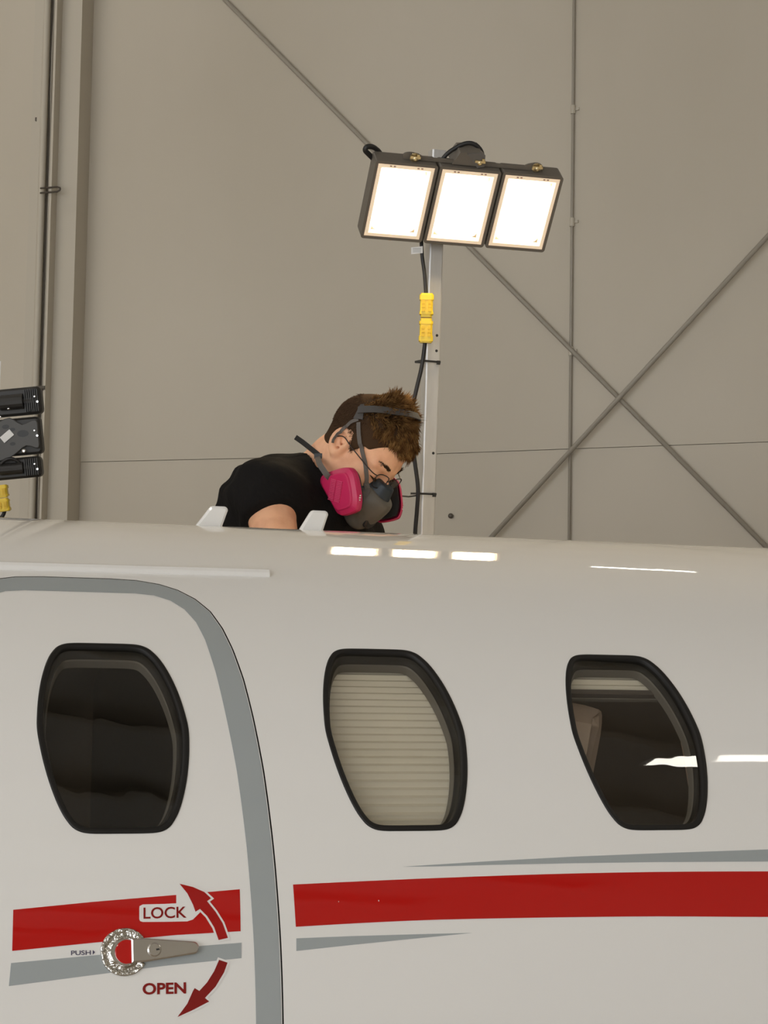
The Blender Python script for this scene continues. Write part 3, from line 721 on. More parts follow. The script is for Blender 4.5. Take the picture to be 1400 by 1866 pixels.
# ================================================================== DARK FLOODLIGHT SEEN FROM BEHIND
D2 = 5.2; PX2 = D2/FPX
def q2(px, py, o=0.0): return at(px, py, D2+o)
bx = q2(75, 712)-q2(0, 719); bx /= np.linalg.norm(bx); bz = -CF*.98+CR*.2; bz -= bx*(bz@bx); bz /= np.linalg.norm(bz); by = np.cross(bz, bx)
c2 = q2(-8, 795)
f2 = empty('floodlight', c2-by*.15); tag(f2, 'unlit black floodlight seen from behind by the steel column', 'floodlight')
for i, (py, hh) in enumerate(((736, 25), (800, 34), (857, 19))):
    c = q2(-8, py); w = 84*PX2; h = hh*PX2
    mb = MB(); mb.prism(rrect(w, h, .012, 4), c, bx, by, bz, -.03, .006, .006); hs = mb.build('lamp_module', BLKH, f2)
    mb = MB(); mb.prism(rrect(w*.92, h*.82, .01, 3), c, bx, by, bz, -.034, -.030); mb.build('lens', mat('unlit_lens', (.6, .6, .56), .25), hs)
    if i != 1:
        mb = MB()
        for s in (-1, 1): mb.tube([c+bx*(w*.12*s)+bz*.012, c+bx*(w*.62*s)+bz*.012], h*.55, 14)
        mb.tube([c-bx*w*.8+bz*.006, c+bx*w*.82+bz*.006], h*.30, 10); mb.build('driver_box', BLKH, hs, smooth=False)
        for k in range(14):
            sg = 1 if k < 7 else -1; mb = MB(); mb.box(c+sg*bx*w*(.66+.045*(k % 7))+bz*.008, bx*.0016, by*h*.8, bz*.008); mb.build('cooling_fin', BLKH, hs)
    for s in (-1, 1):
        mb = MB(); cc = c+bx*(w*.88*s)+by*h*.25+bz*.014
        mb.lathe([(.0036, 0), (.0036, .004), (.002, .006)], cc, bx, by, bz, 8); mb.lathe([(.003, 0), (.003, .004)], cc-by*.014+bx*.006*s, bx, by, bz, 8); mb.build('screw', CHROME, hs)
star = spline([(-78, 30), (-50, 22), (-30, 34), (0, 26), (30, 34), (52, 20), (78, 26), (80, 0), (78, -26), (56, -20), (34, -34), (14, -42), (-14, -42), (-34, -34), (-56, -20), (-78, -26), (-80, 0)], 3)
mb = MB(); mb.prism([A(x*PX2, y*PX2) for x, y in star], q2(-8, 798), bx, by, bz, .010, .016, .002); mb.build('bracket_plate', mat('grey_bracket', (.075, .072, .068), .5), f2)
for x, y, r in ((52, 3, 8), (32, -14, 4), (34, 12, 4), (22, 18, 5), (-52, 3, 8)):
    mb = MB(); mb.prism([A((x+r*math.cos(a)*1.3)*PX2, (y+r*.8*math.sin(a))*PX2) for a in np.linspace(0, 2*math.pi, 12)[:-1]], q2(-8, 798), bx, by, bz, .015, .0166); mb.build('bracket_slot', BLK, f2)
mb = MB(); a = math.radians(35); ux = bx*math.cos(a)+by*math.sin(a); uy = -bx*math.sin(a)+by*math.cos(a)
mb.box(q2(15, 795)+bz*.018, ux*11.5*PX2, uy*6.5*PX2, bz*.001); mb.build('rating_label', WHT, f2)
for px, py, r in ((18, 744, 3.2), (46, 822, 4.0), (3, 760, 2.4)):
    mb = MB(); mb.lathe([(r*PX2, 0), (r*PX2, .005), (r*.5*PX2, .007)], q2(px, py)+bz*.016, bx, by, bz, 10); mb.build('bolt', CHROME, f2)
mb = MB(); mb.tube(spline([q2(4, 846)+bz*.02, q2(14, 838)+bz*.025, q2(26, 836)+bz*.025, q2(36, 842)+bz*.02, q2(40, 850)+bz*.015], 5, False), .0045, 8); mb.build('power_lead', CABLE, f2, smooth=True)
# its mast
mb = MB(); b0 = q2(-16, 700, .06); foot2 = A(b0[0], b0[1], 0)
m2 = empty('light_mast', foot2); tag(m2, 'aluminium mast holding the unlit floodlight by the column', 'mast')
mb.box(A(b0[0], b0[1], (b0[2]+.06)/2), AX*.021, AN*.021, AZ*(b0[2]+.06)/2); mb.build('pole', ALU, m2)
mb = MB()
for d in (AX, -AX, AN, -AN): mb.box(foot2+d*.22+AZ*.03, d*.2, np.cross(d, AZ)*.025, AZ*.03)
mb.build('base_feet', ALU, m2)
connector((2, 884), (8, 932), 'cable_connector', 'yellow cable plug under the unlit floodlight', D2-.02, .017)
mb = MB(); mb.tube(spline([q2(9, 928), q2(6, 938), q2(-2, 950), q2(-12, 975), q2(-14, 1100), A(foot2[0]+.03, foot2[1]-.05, .6), A(foot2[0]+.04, foot2[1]-.06, .01), A(foot2[0]+.06, foot2[1]-.10, .006)], 5, False), .0052, 8)
tag(mb.top('power_cable', CABLE, smooth=True), 'black flex curling away below the plug of the unlit floodlight', 'cable')

# ================================================================== THE PERSON
def smin(a, b, k):
    h = np.clip(.5+.5*(b-a)/k, 0, 1); return b+(a-b)*h-k*h*(1-h)
def smax(a, b, k): return -smin(-a, -b, k)
def s_ell(P, c, r):
    q = (P-A(*c))/A(*r); k0 = np.sqrt((q*q).sum(1)); q2_ = q/A(*r); k1 = np.sqrt((q2_*q2_).sum(1))+1e-9
    return k0*(k0-1)/k1
def s_cap(P, a, b, ra, rb):
    a, b = A(*a), A(*b); d = b-a; t = np.clip(((P-a)@d)/(d@d), 0, 1)
    return np.sqrt(((P-a-t[:, None]*d)**2).sum(1))-(ra+(rb-ra)*t)
def mesh_sdf(fn, X, Y, Z_, bs=10):
    nx, ny, nz = len(X), len(Y), len(Z_)
    Vf = np.full((nx, ny, nz), 1.0, np.float32)
    blocks = []
    for ax_ in (X, Y, Z_):
        n = len(ax_); blocks.append([(i, min(i+bs, n-1)) for i in range(0, n-1, bs)])
    C = np.array([[(X[i0]+X[i1])/2, (Y[j0]+Y[j1])/2, (Z_[k0]+Z_[k1])/2, .5*math.sqrt((X[i1]-X[i0])**2+(Y[j1]-Y[j0])**2+(Z_[k1]-Z_[k0])**2)]
                  for i0, i1 in blocks[0] for j0, j1 in blocks[1] for k0, k1 in blocks[2]])
    d = fn(C[:, :3]); act = np.abs(d) < C[:, 3]*1.25+.01
    idx = [(a, b, c) for a in blocks[0] for b in blocks[1] for c in blocks[2]]
    for n_, ((i0, i1), (j0, j1), (k0, k1)) in enumerate(idx):
        if d[n_] < 0 and not act[n_]: Vf[i0:i1+1, j0:j1+1, k0:k1+1] = -1
    mask = np.zeros(Vf.shape, bool)
    for n_ in np.nonzero(act)[0]:
        (i0, i1), (j0, j1), (k0, k1) = idx[n_]; mask[i0:i1+1, j0:j1+1, k0:k1+1] = True
    I, Jx, K = np.nonzero(mask)
    out = np.empty(len(I), np.float32); CH = 400000
    for s in range(0, len(I), CH):
        out[s:s+CH] = fn(np.c_[X[I[s:s+CH]], Y[Jx[s:s+CH]], Z_[K[s:s+CH]]])
    Vf[I, Jx, K] = out
    S = Vf < 0
    cnt = np.zeros((nx-1, ny-1, nz-1), np.uint8)
    for a in (0, 1):
        for b in (0, 1):
            for c in (0, 1): cnt += S[a:nx-1+a, b:ny-1+b, c:nz-1+c]
    ci, cj, ck = np.nonzero((cnt > 0) & (cnt < 8)); m = len(ci)
    vid = -np.ones(cnt.shape, np.int32); vid[ci, cj, ck] = np.arange(m)
    acc = np.zeros((m, 3)); num = np.zeros(m)
    corners = [(a, b, c) for a in (0, 1) for b in (0, 1) for c in (0, 1)]
    co = lambda o: np.c_[X[ci+o[0]], Y[cj+o[1]], Z_[ck+o[2]]]
    for o1 in corners:
        for ax_ in range(3):
            if o1[ax_]: continue
            o2 = list(o1); o2[ax_] = 1
            v1 = Vf[ci+o1[0], cj+o1[1], ck+o1[2]]; v2 = Vf[ci+o2[0], cj+o2[1], ck+o2[2]]
            k = (v1 < 0) != (v2 < 0); t = np.where(k, v1/np.where(k, v1-v2, 1), 0)
            p = co(o1)+t[:, None]*(co(o2)-co(o1)); acc += np.where(k[:, None], p, 0); num += k
    Vt = acc/num[:, None]
    Q = []
    for ax_ in range(3):
        s1 = [slice(None)]*3; s2 = [slice(None)]*3; s1[ax_] = slice(0, -1); s2[ax_] = slice(1, None)
        a, b = S[tuple(s1)], S[tuple(s2)]; ii = np.array(np.nonzero(a != b)).T
        o = [q for q in range(3) if q != ax_]
        ok = np.all((ii[:, o] > 0), 1) & (ii[:, o[0]] < [nx, ny, nz][o[0]]-1) & (ii[:, o[1]] < [nx, ny, nz][o[1]]-1); ii = ii[ok]
        fl_ = a[tuple(ii.T)]
        def cell(d0, d1):
            q = ii.copy(); q[:, o[0]] -= d0; q[:, o[1]] -= d1; return vid[tuple(q.T)]
        qd = np.c_[cell(1, 1), cell(0, 1), cell(0, 0), cell(1, 0)]
        if ax_ == 1: fl_ = ~fl_
        qd[~fl_] = qd[~fl_][:, ::-1]; Q.append(qd)
    return Vt, np.concatenate(Q)
def axis(lo, hi, h, fine=None):
    out = [lo]
    while out[-1] < hi:
        x = out[-1]; s = h
        if fine and fine[0]-.02 < x < fine[1]+.02: s = fine[2]
        out.append(x+s)
    return np.array(out)

# head frame: forward, left, up
yw_, pt_, rl_ = math.radians(35), math.radians(47), math.radians(8)
def cw(x, d, u): return x*CR+d*CF+u*CU
f0 = cw(math.cos(yw_), -math.sin(yw_), 0); l0 = cw(math.sin(yw_), math.cos(yw_), 0); u0_ = CU
hf = f0*math.cos(pt_)-u0_*math.sin(pt_); hu = f0*math.sin(pt_)+u0_*math.cos(pt_); hl = l0
hl, hu = hl*math.cos(rl_)-hu*math.sin(rl_), hu*math.cos(rl_)+hl*math.sin(rl_)
HM = np.c_[hf, hl, hu]                                    # local -> world
H0 = at(619, 808, 4.42)-HM@A(-.004, -.080, 0)
def hw_(p): return H0+HM@A(*p)
def hws(P): return H0+np.asarray(P)@HM.T
HS = 1.0
def head_core(q):
    qs = np.c_[q[:, 0], np.abs(q[:, 1]), q[:, 2]]
    d = s_ell(q, (-.005, 0, .046), (.090, .076, .081))
    d = smin(d, s_ell(q, (.040, 0, .030), (.060, .062, .066)), .03)
    d = smin(d, s_ell(q, (.040, 0, -.040), (.058, .056, .072)), .03)
    return smin(d, s_cap(q, (-.019, 0, -.02), (-.027, 0, -.10), .054, .054), .03)
def head_sdf(q):
    qs = np.c_[q[:, 0], np.abs(q[:, 1]), q[:, 2]]
    d = s_ell(q, (-.005, 0, .046), (.090, .076, .081))
    d = smin(d, s_ell(q, (.040, 0, .030), (.060, .062, .066)), .03)
    d = smin(d, s_ell(q, (.040, 0, -.040), (.058, .056, .072)), .03)
    d = smin(d, s_cap(qs, (.002, .055, -.035), (.078, .020, -.098), .020, .017), .03)
    d = smin(d, s_ell(q, (.083, 0, -.098), (.020, .024, .017)), .02)
    d = smin(d, s_ell(qs, (.070, .040, -.022), (.026, .026, .024)), .02)
    d = smin(d, s_cap(qs, (.092, .010, .030), (.080, .046, .028), .011, .010), .014)       # brow
    d = smax(d, -s_ell(qs, (.112, .033, .008), (.021, .020, .013)), .012)                  # socket
    d = smin(d, s_ell(qs, (.082, .033, .010), (.0155, .0165, .0150)), .004)                # lid over the eyeball
    d = smin(d, s_cap(q, (.096, 0, .018), (.120, 0, -.022), .008, .011), .010)             # nose
    d = smin(d, s_ell(qs, (.111, .011, -.026), (.010, .008, .008)), .006)
    d = smin(d, s_cap(qs, (.100, 0, -.058), (.090, .020, -.060), .009, .005), .008)        # lips
    d = smin(d, s_cap(qs, (.098, 0, -.069), (.089, .018, -.067), .009, .005), .006)
    # ear
    ct, st = math.cos(.25), math.sin(.25)
    ex_ = (qs[:, 0]+.008)*ct+(qs[:, 2])*st; ez_ = -(qs[:, 0]+.008)*st+qs[:, 2]*ct; ey_ = qs[:, 1]-.080-.30*(-ex_-.006)
    E = np.c_[ex_, ey_, ez_]
    ear = s_ell(E, (0, 0, 0.004), (.022, .010, .034)); ear = smin(ear, s_ell(E, (.004, -.002, -.024), (.012, .008, .012)), .008)
    ear = smax(ear, -s_ell(E, (.003, .0105, .006), (.0140, .0125, .0225)), .003); ear = smax(ear, -s_ell(E, (.006, .0, -.006), (.007, .012, .008)), .003)
    ear = smin(ear, s_cap(E, (-.006, .001, .016), (.004, .001, -.006), .0028, .0032), .004)
    ear = smin(ear, s_ell(E, (.013, .002, -.006), (.005, .005, .007)), .004)
    d = smin(d, ear, .006)
    d = smin(d, s_cap(q, (-.019, 0, -.02), (-.027, 0, -.10), .054, .054), .03)             # top of the neck
    return d
# body anchors
NB = at(604, 884, 4.53)                                   # base of the neck
SR = at(488, 904, 4.40); SL = at(640, 992, 4.70)          # shoulders
mid = (SR+SL)/2
fwd = cw(.62, -.78, 0)
PV_ = NB+cw(-.31, .20, -.43)                              # pelvis
sh = (SL-SR)/np.linalg.norm(SL-SR)
hipd = cw(.74, .62, -.12); hipd /= np.linalg.norm(hipd)
UPN = hw_((-.026, 0, -.06))
ER = at(512, 1030, 4.28); HRr = None
def on_top(px, depthy, lift):                             # a point lying on the far side of the jet's roof
    p = at(px, 1000, depthy); u = (p-AC)@AX; n = -(p-AC)@AN; ph = math.acos(max(-1, min(1, -n/(RF+lift)))); return AC+u*AX+(RF+lift)*(math.cos(ph)*AN+math.sin(ph)*AZ)
WRr = on_top(600, 4.16, .035); EL = SL+cw(.10, -.10, -.26); WLl = on_top(720, 4.22, .035)
hipR, hipL = PV_-hipd*.09-AZ*.02, PV_+hipd*.09-AZ*.02
PZ = PV_[2]-.90                                           # deck height
fR, fL = PV_-hipd*.13, PV_+hipd*.13
fR = A(fR[0], fR[1]+.02, PZ); fL = A(fL[0], fL[1]+.02, PZ)
face_h = A(hipd[1], -hipd[0], 0); face_h /= np.linalg.norm(face_h); face_h = face_h if face_h@A(0, -1, 0) > 0 else -face_h
kR = (hipR+fR)/2+face_h*.03; kL = (hipL+fL)/2+face_h*.03
CH = NB+(PV_-NB)*.30
def hand_parts(w, tow, side):
    tow = tow/np.linalg.norm(tow); ph = (w-AC); nrm = ph-AX*(ph@AX); nrm /= np.linalg.norm(nrm)
    tow = tow-nrm*(tow@nrm); tow /= np.linalg.norm(tow); sd = np.cross(nrm, tow)*side
    k = [(w, w+tow*.07, .024, .030)]
    for i, (o, L) in enumerate(((-.030, .062), (-.010, .074), (.011, .070), (.030, .055))):
        b = w+tow*.085+sd*o; m_ = b+tow*L*.5+nrm*.008+sd*o*.12; e = b+tow*L*.92-nrm*.010+sd*o*.2
        k += [(b, m_, .0095, .0085), (m_, e, .0085, .007)]
    b = w+tow*.03-sd*.030; m_ = b+tow*.03-sd*.028; k += [(b, m_, .012, .0105), (m_, m_+tow*.028-sd*.004-nrm*.004, .0105, .0085)]
    k += [(w+tow*.06-sd*.026, w+tow*.085-sd*.03, .013, .011), (w+tow*.06+sd*.024, w+tow*.08+sd*.03, .013, .011)]
    return k
HR_ = hand_parts(WRr, WRr-ER, 1); HL_ = hand_parts(WLl, WLl-EL, -1)
def torso(P, g=0.0, k=.05):
    d = s_cap(P, SR, SL, .062+g, .062+g)
    for o in (-1, 1):
        d = smin(d, s_cap(P, CH+sh*.07*o+(NB-CH)*.25, PV_+(CH-PV_)*.35+hipd*.055*o, .100+g, .105+g), k)
    d = smin(d, s_cap(P, PV_+(CH-PV_)*.35, PV_, .115+g, .13+g), k)
    d = smin(d, s_cap(P, hipR, hipL, .10+g, .10+g), k)
    d = smin(d, s_cap(P, SR+cw(.01, .05, .0), NB+(UPN-NB)*.15+cw(-.03, .03, 0), .060+g, .055+g), k)
    d = smin(d, s_cap(P, SR+cw(-.02, .10, -.03), PV_+cw(-.02, 0, .05), .085+g, .11+g), k)
    d = smin(d, s_cap(P, NB-(NB-CH)*.1, mid, .075+g, .07+g), k)
    return d
def arms(P, g=0.0):
    d = s_cap(P, SR, ER, .058+g, .044+g); d2 = s_cap(P, SL, EL, .056+g, .044+g)
    return d, d2
def body_sdf(P):
    P = np.asarray(P, float); q = (P-H0)@HM
    near = (np.abs(q) < .30).all(1)
    d = torso(P)
    a, b = arms(P); d = smin(d, a, .03); d = smin(d, b, .03)
    d = smin(d, s_cap(P, ER, WRr, .043, .028), .012); d = smin(d, s_cap(P, EL, WLl, .043, .028), .012)
    for L in (HR_, HL_):
        nearh = np.sqrt(((P-L[0][0])**2).sum(1)) < .35
        if nearh.any():
            Pn = P[nearh]; dd = d[nearh]
            for (p0, p1, r0, r1) in L: dd = smin(dd, s_cap(Pn, p0, p1, r0, r1), .006)
            d[nearh] = dd
    d = smin(d, s_cap(P, UPN, NB+(mid-NB)*.25, .056, .070), .03)
    for h, kn, f in ((hipR, kR, fR), (hipL, kL, fL)):
        d = smin(d, s_cap(P, h, kn, .088, .058), .03); d = smin(d, s_cap(P, kn, f+AZ*.09, .056, .04), .02)
        d = smin(d, s_cap(P, f+AZ*.045-face_h*.03, f+AZ*.035+face_h*.13, .038, .03), .02)
    if near.any(): d[near] = smin(d[near], head_sdf(q[near]), .02)
    return d
lo = np.min([SR-.2, ER-.15, PV_-.35, fR-.2, fL-.2, WRr-.25, H0-.2], 0); hi = np.max([SL+.2, H0+.25, PV_+.35, fR+.2, fL+.2, WLl+.3, EL+.15], 0)
lo[2] = PZ-.01; hi[2] = H0[2]+.22
AXS = [axis(lo[i], hi[i], .0075, (H0[i]-.13, H0[i]+.17, .0026)) for i in range(3)]
person = empty('person', A((fR[0]+fL[0])/2, (fR[1]+fL[1])/2, PZ)); tag(person, 'person in black t-shirt and respirator leaning over the jet roof', 'person')
BV, BF = mesh_sdf(body_sdf, *AXS)
obj('body', BV, BF, SKIN, person)
# clothes
slv = SR+(ER-SR)*.30; slvd = (ER-SR)/np.linalg.norm(ER-SR); slv2 = SL+(EL-SL)*.55; slvd2 = (EL-SL)/np.linalg.norm(EL-SL)
def shirt_sdf(P):
    P = np.asarray(P, float)
    d = torso(P, .012, .06)
    a = smax(s_cap(P, SR, ER, .064, .066), (P-slv)@slvd, .004); b = smax(s_cap(P, SL, EL, .068, .066), (P-slv2)@slvd2, .004)
    d = smin(d, a, .05); d = smin(d, b, .05)
    w = .0034*np.sin(P@A(38, 22, 60)+2.2*np.sin(P@A(14, -9, 11)))+.002*np.sin(P@A(-55, 40, 38)+1.5*np.sin(P@A(20, 17, -8)))
    d = d+w
    d = smax(d, -s_cap(P, UPN, NB+(mid-NB)*.30, .074, .082), .006)
    d = smax(d, (PV_[2]-.10)-P[:, 2], .01)
    return d
SAX = [axis(lo[i], hi[i], .0058) for i in range(3)]
SV, SF = mesh_sdf(shirt_sdf, *SAX)
obj('t_shirt', SV, SF, SHIRT, person)
def trous_sdf(P):
    P = np.asarray(P, float)
    d = s_cap(P, hipR, hipL, .118, .118); d = smin(d, s_cap(P, PV_, PV_+(CH-PV_)*.15, .14, .13), .04)
    for h, kn, f in ((hipR, kR, fR), (hipL, kL, fL)):
        d = smin(d, s_cap(P, h, kn, .10, .075), .03); d = smin(d, s_cap(P, kn, f+AZ*.06, .075, .068), .03)
    return smax(d, (PZ+.06)-P[:, 2], .01)
TV, TF = mesh_sdf(trous_sdf, *[axis(lo[i], hi[i], .012) for i in range(3)])
obj('trousers', TV, TF, TROUS, person)
for f in (fR, fL):
    fn = lambda P: smax(smin(s_cap(P, f+AZ*.055-face_h*.035, f+AZ*.042+face_h*.14, .050, .042), s_cap(P, f+AZ*.06, f+AZ*.11, .05, .052), .03), (PZ+.001)-P[:, 2], .004)
    X = [axis(f[i]-.24, f[i]+.24, .009) for i in range(3)]; X[2] = axis(PZ-.01, PZ+.2, .009)
    s_v, s_f = mesh_sdf(fn, *X); obj('shoe', s_v, s_f, SHOE, person)

# hair ---------------------------------------------------------------
SC, SRd = A(-.005, 0, .046), A(.090, .076, .081)
def scalp(d): d = d/np.linalg.norm(d); return SC+SRd*d
def scalp_n(p): n = (p-SC)/SRd**2; return n/np.linalg.norm(n)
def is_top(p):                                            # long hair on the crown and fringe
    y = abs(p[1]); lim = .088-.016*max(0, (p[0]-.03)/.06)+(.0 if p[0] > -.05 else (-.05-p[0])*.25)
    return p[2] > lim and p[0] > -.102
def is_side(p):
    y = abs(p[1])
    if p[2] > .088: return True
    if p[0] > .052-.35*(.09-p[2])*(p[2] < .06): return False
    if p[0] > .018: return p[2] > .035-.9*max(0, .034-p[0])*1.6
    if p[0] > -.022: return p[2] > .036
    return p[2] > -.052+.3*max(0, p[0]+.05)
def cap_sdf(q):
    d = head_core(q)-.0042
    t = s_ell(q, (.012, 0, .075), (.082, .069, .066)); d = smin(d, t, .015)
    y = np.abs(q[:, 1])
    front = .052-.28*np.clip(.09-q[:, 2], 0, 1)
    cut = np.maximum(q[:, 0]-(.090-.10*np.clip(.088-q[:, 2], -.4, 1)*4.2-.25*y), -.06*0-q[:, 2]-.045)
    earc = .052-np.sqrt((q[:, 0]-.012)**2+(q[:, 2]+.006)**2)                # arch round the ear
    low = np.where(q[:, 0] > -.012, .040-q[:, 2]-np.clip(.020-np.abs(q[:, 0]-.022), 0, 1)*1.9, -.052-q[:, 2]+.0*y)
    cut = smax(cut, low, .006); cut = smax(cut, np.where(q[:, 0] > -.03, earc*.0-1, -1), .004)
    return smax(d, cut, .004)
hx = [np.arange(-.13, .13, .0028), np.arange(-.10, .10, .0028), np.arange(-.07, .16, .0028)]
CV, CFc = mesh_sdf(cap_sdf, *hx)
hair = obj('hair', hws(CV), CFc, HAIRD, person)
def strands(name, S, m, parent):
    V = []; F = []
    for pts, r in S:
        n = len(V); k = len(pts); d0 = pts[-1]-pts[0]; s = np.cross(d0, rng.normal(size=3)); s /= np.linalg.norm(s)+1e-9; w = np.cross(s, d0); w /= np.linalg.norm(w)+1e-9
        for i, p in enumerate(pts[:-1]):
            rr = r*(1-.75*i/(k-1))
            V += [p+rr*s, p-.5*rr*s+.87*rr*w, p-.5*rr*s-.87*rr*w]
        V.append(pts[-1])
        for i in range(k-2):
            for j in range(3): a = n+3*i+j; b = n+3*i+(j+1) % 3; F.append((a, b, b+3, a+3))
        t = n+3*(k-1); a = n+3*(k-2)
        for j in range(3): F.append((a+j, a+(j+1) % 3, t))
    return obj(name, hws(V), F, m, parent)
S = []
clump = rng.normal(size=(260, 3)); clump /= np.linalg.norm(clump, axis=1)[:, None]; cdir = rng.normal(size=(260, 3))*.34; clen = rng.uniform(.75, 1.25, 260)
T0, TR_ = A(.010, 0, .072), A(.088, .071, .066)
while len(S) < 7500:
    d = rng.normal(size=3); d /= np.linalg.norm(d)
    p = T0+TR_*d
    lim = .086-.10*max(0, p[0]-.055)
    if p[2] < lim or d[2] < .12: continue
    nrm = d/TR_; nrm /= np.linalg.norm(nrm)
    ci_ = int(np.argmax(clump@d))
    fr = np.clip((p[0]+.02)/.1, 0, 1)
    g = A(.85+.2*fr, .10*np.sign(p[1])*abs(d[1]), -.05-.55*fr)
    up_ = np.clip(1.35-abs(p[0]-.002)/.045, 0, 1)*np.clip((d[2]-.42)/.3, 0, 1)
    di = nrm*(.62-.28*fr+.75*up_)+g*(.72-.42*up_)+cdir[ci_]*.9+rng.normal(size=3)*.10; di /= np.linalg.norm(di)
    L = (.020+.010*(1-fr)+.012*fr+.024*up_)*clen[ci_]*rng.uniform(.8, 1.15)
    if p[0] < -.035: L *= max(.22, 1-(-.035-p[0])/.03)
    p0 = p-nrm*.006; pts = [p0]
    for t in (.35, .7, 1.0):
        pts.append(p0+di*L*t-nrm*L*.30*t*t*(.6+.5*fr)+A(0, 0, -1)*L*.10*t*t)
    S.append((pts, rng.uniform(.0009, .0016)))
strands('hair_strands', S, HAIRM, hair)
S = []
while len(S) < 8000:
    d = rng.normal(size=3); d /= np.linalg.norm(d); p = SC+(SRd+.004)*d
    if p[2] > .10 or p[1] > .05 and rng.random() < .5: continue
    if cap_sdf(p[None])[0] > .0035+min(.014, rng.exponential(.0035)): continue
    nrm = scalp_n(p); di = nrm*.55+A(.25, 0, -.75)+rng.normal(size=3)*.18; di /= np.linalg.norm(di)
    L = rng.uniform(.004, .008)*(1+max(0, p[2]-.05)*14)
    S.append(([p, p+di*L*.55, p+di*L-nrm*L*.15], rng.uniform(.0004, .0007)))
strands('clipped_hair', S, HAIRS, hair)
for sgn in (-1, 1):
    S = []
    for k in range(130):
        t = rng.random(); p = A(.1035-.020*t*t, sgn*(.012+.038*t), .029+.008*math.sin(t*2.6)+rng.uniform(-.0035, .0035))
        di = A(-.15, sgn*.8, .30)+rng.normal(size=3)*.2; L = rng.uniform(.007, .011)
        S.append(([p, p+di*L*.5, p+di*L], .0009))
    strands('eyebrow', S, HAIRD, person)
    S = []
    for k in range(30):
        t = k/29; p = A(.0965-.010*(2*t-1)**2, sgn*(.021+.025*t), .0025-.004*math.sin(t*3.14)); S.append(([p-A(.002, 0, 0), p+A(.004, 0, -.003), p+A(.008, 0, -.003)], .0008))
    strands('eyelashes', S, HAIRD, person)

# respirator ----------------------------------------------------------
resp = empty('respirator', hw_((.10, 0, -.12))); tag(resp, 'half-face respirator with magenta filters and grey head straps', 'respirator')
def shell_sdf(q):
    qs = np.c_[q[:, 0], np.abs(q[:, 1]), q[:, 2]]
    d = s_ell(q, (.102, 0, -.064), (.053, .057, .056))
    d = smin(d, s_cap(q, (.124, 0, -.040), (.120, 0, -.098), .036, .028), .015)
    d = smin(d, s_cap(qs, (.105, .03, -.070), (.094, .066, -.070), .026, .022), .012)
    d = smax(d, q[:, 2]+.020+.10*(q[:, 0]-.12), .005)
    d = smax(d, -(s_ell(q, (.085, 0, -.06), (.040, .040, .060))), .003)
    d = smax(d, -((q[:, 0]-.062)*1.0), .004)
    return d
def sealr_sdf(q):
    d = s_cap(q, (.112, 0, -.006), (.118, 0, -.045), .024, .034)
    d = smin(d, s_ell(q, (.086, 0, -.060), (.044, .055, .062)), .012)
    d = smax(d, -s_ell(q, (.060, 0, -.050), (.052, .05, .075)), .003)
    d = smax(d, q[:, 2]-.004-.0*q[:, 0], .004)
    return smax(d, -(q[:, 0]-.056), .004)
gx = [np.arange(.03, .19, .003), np.arange(-.11, .11, .003), np.arange(-.16, .03, .003)]
v_, f_ = mesh_sdf(sealr_sdf, *gx); obj('face_seal', hws(v_), f_, TEAL, resp)
v_, f_ = mesh_sdf(shell_sdf, *gx); shl = obj('facepiece', hws(v_), f_, GREYR, resp)
mb = MB(); c = hw_((.146, 0, -.078)); mb.lathe([(.024, -.01), (.024, .003), (.020, .006), (.012, .0065)], c, HM@A(0, 1, 0), HM@(A(-.25, 0, 1)/1.031), HM@(A(1, 0, .25)/1.031), 20)
mb.build('exhale_cover', BLK, resp)
FO = []
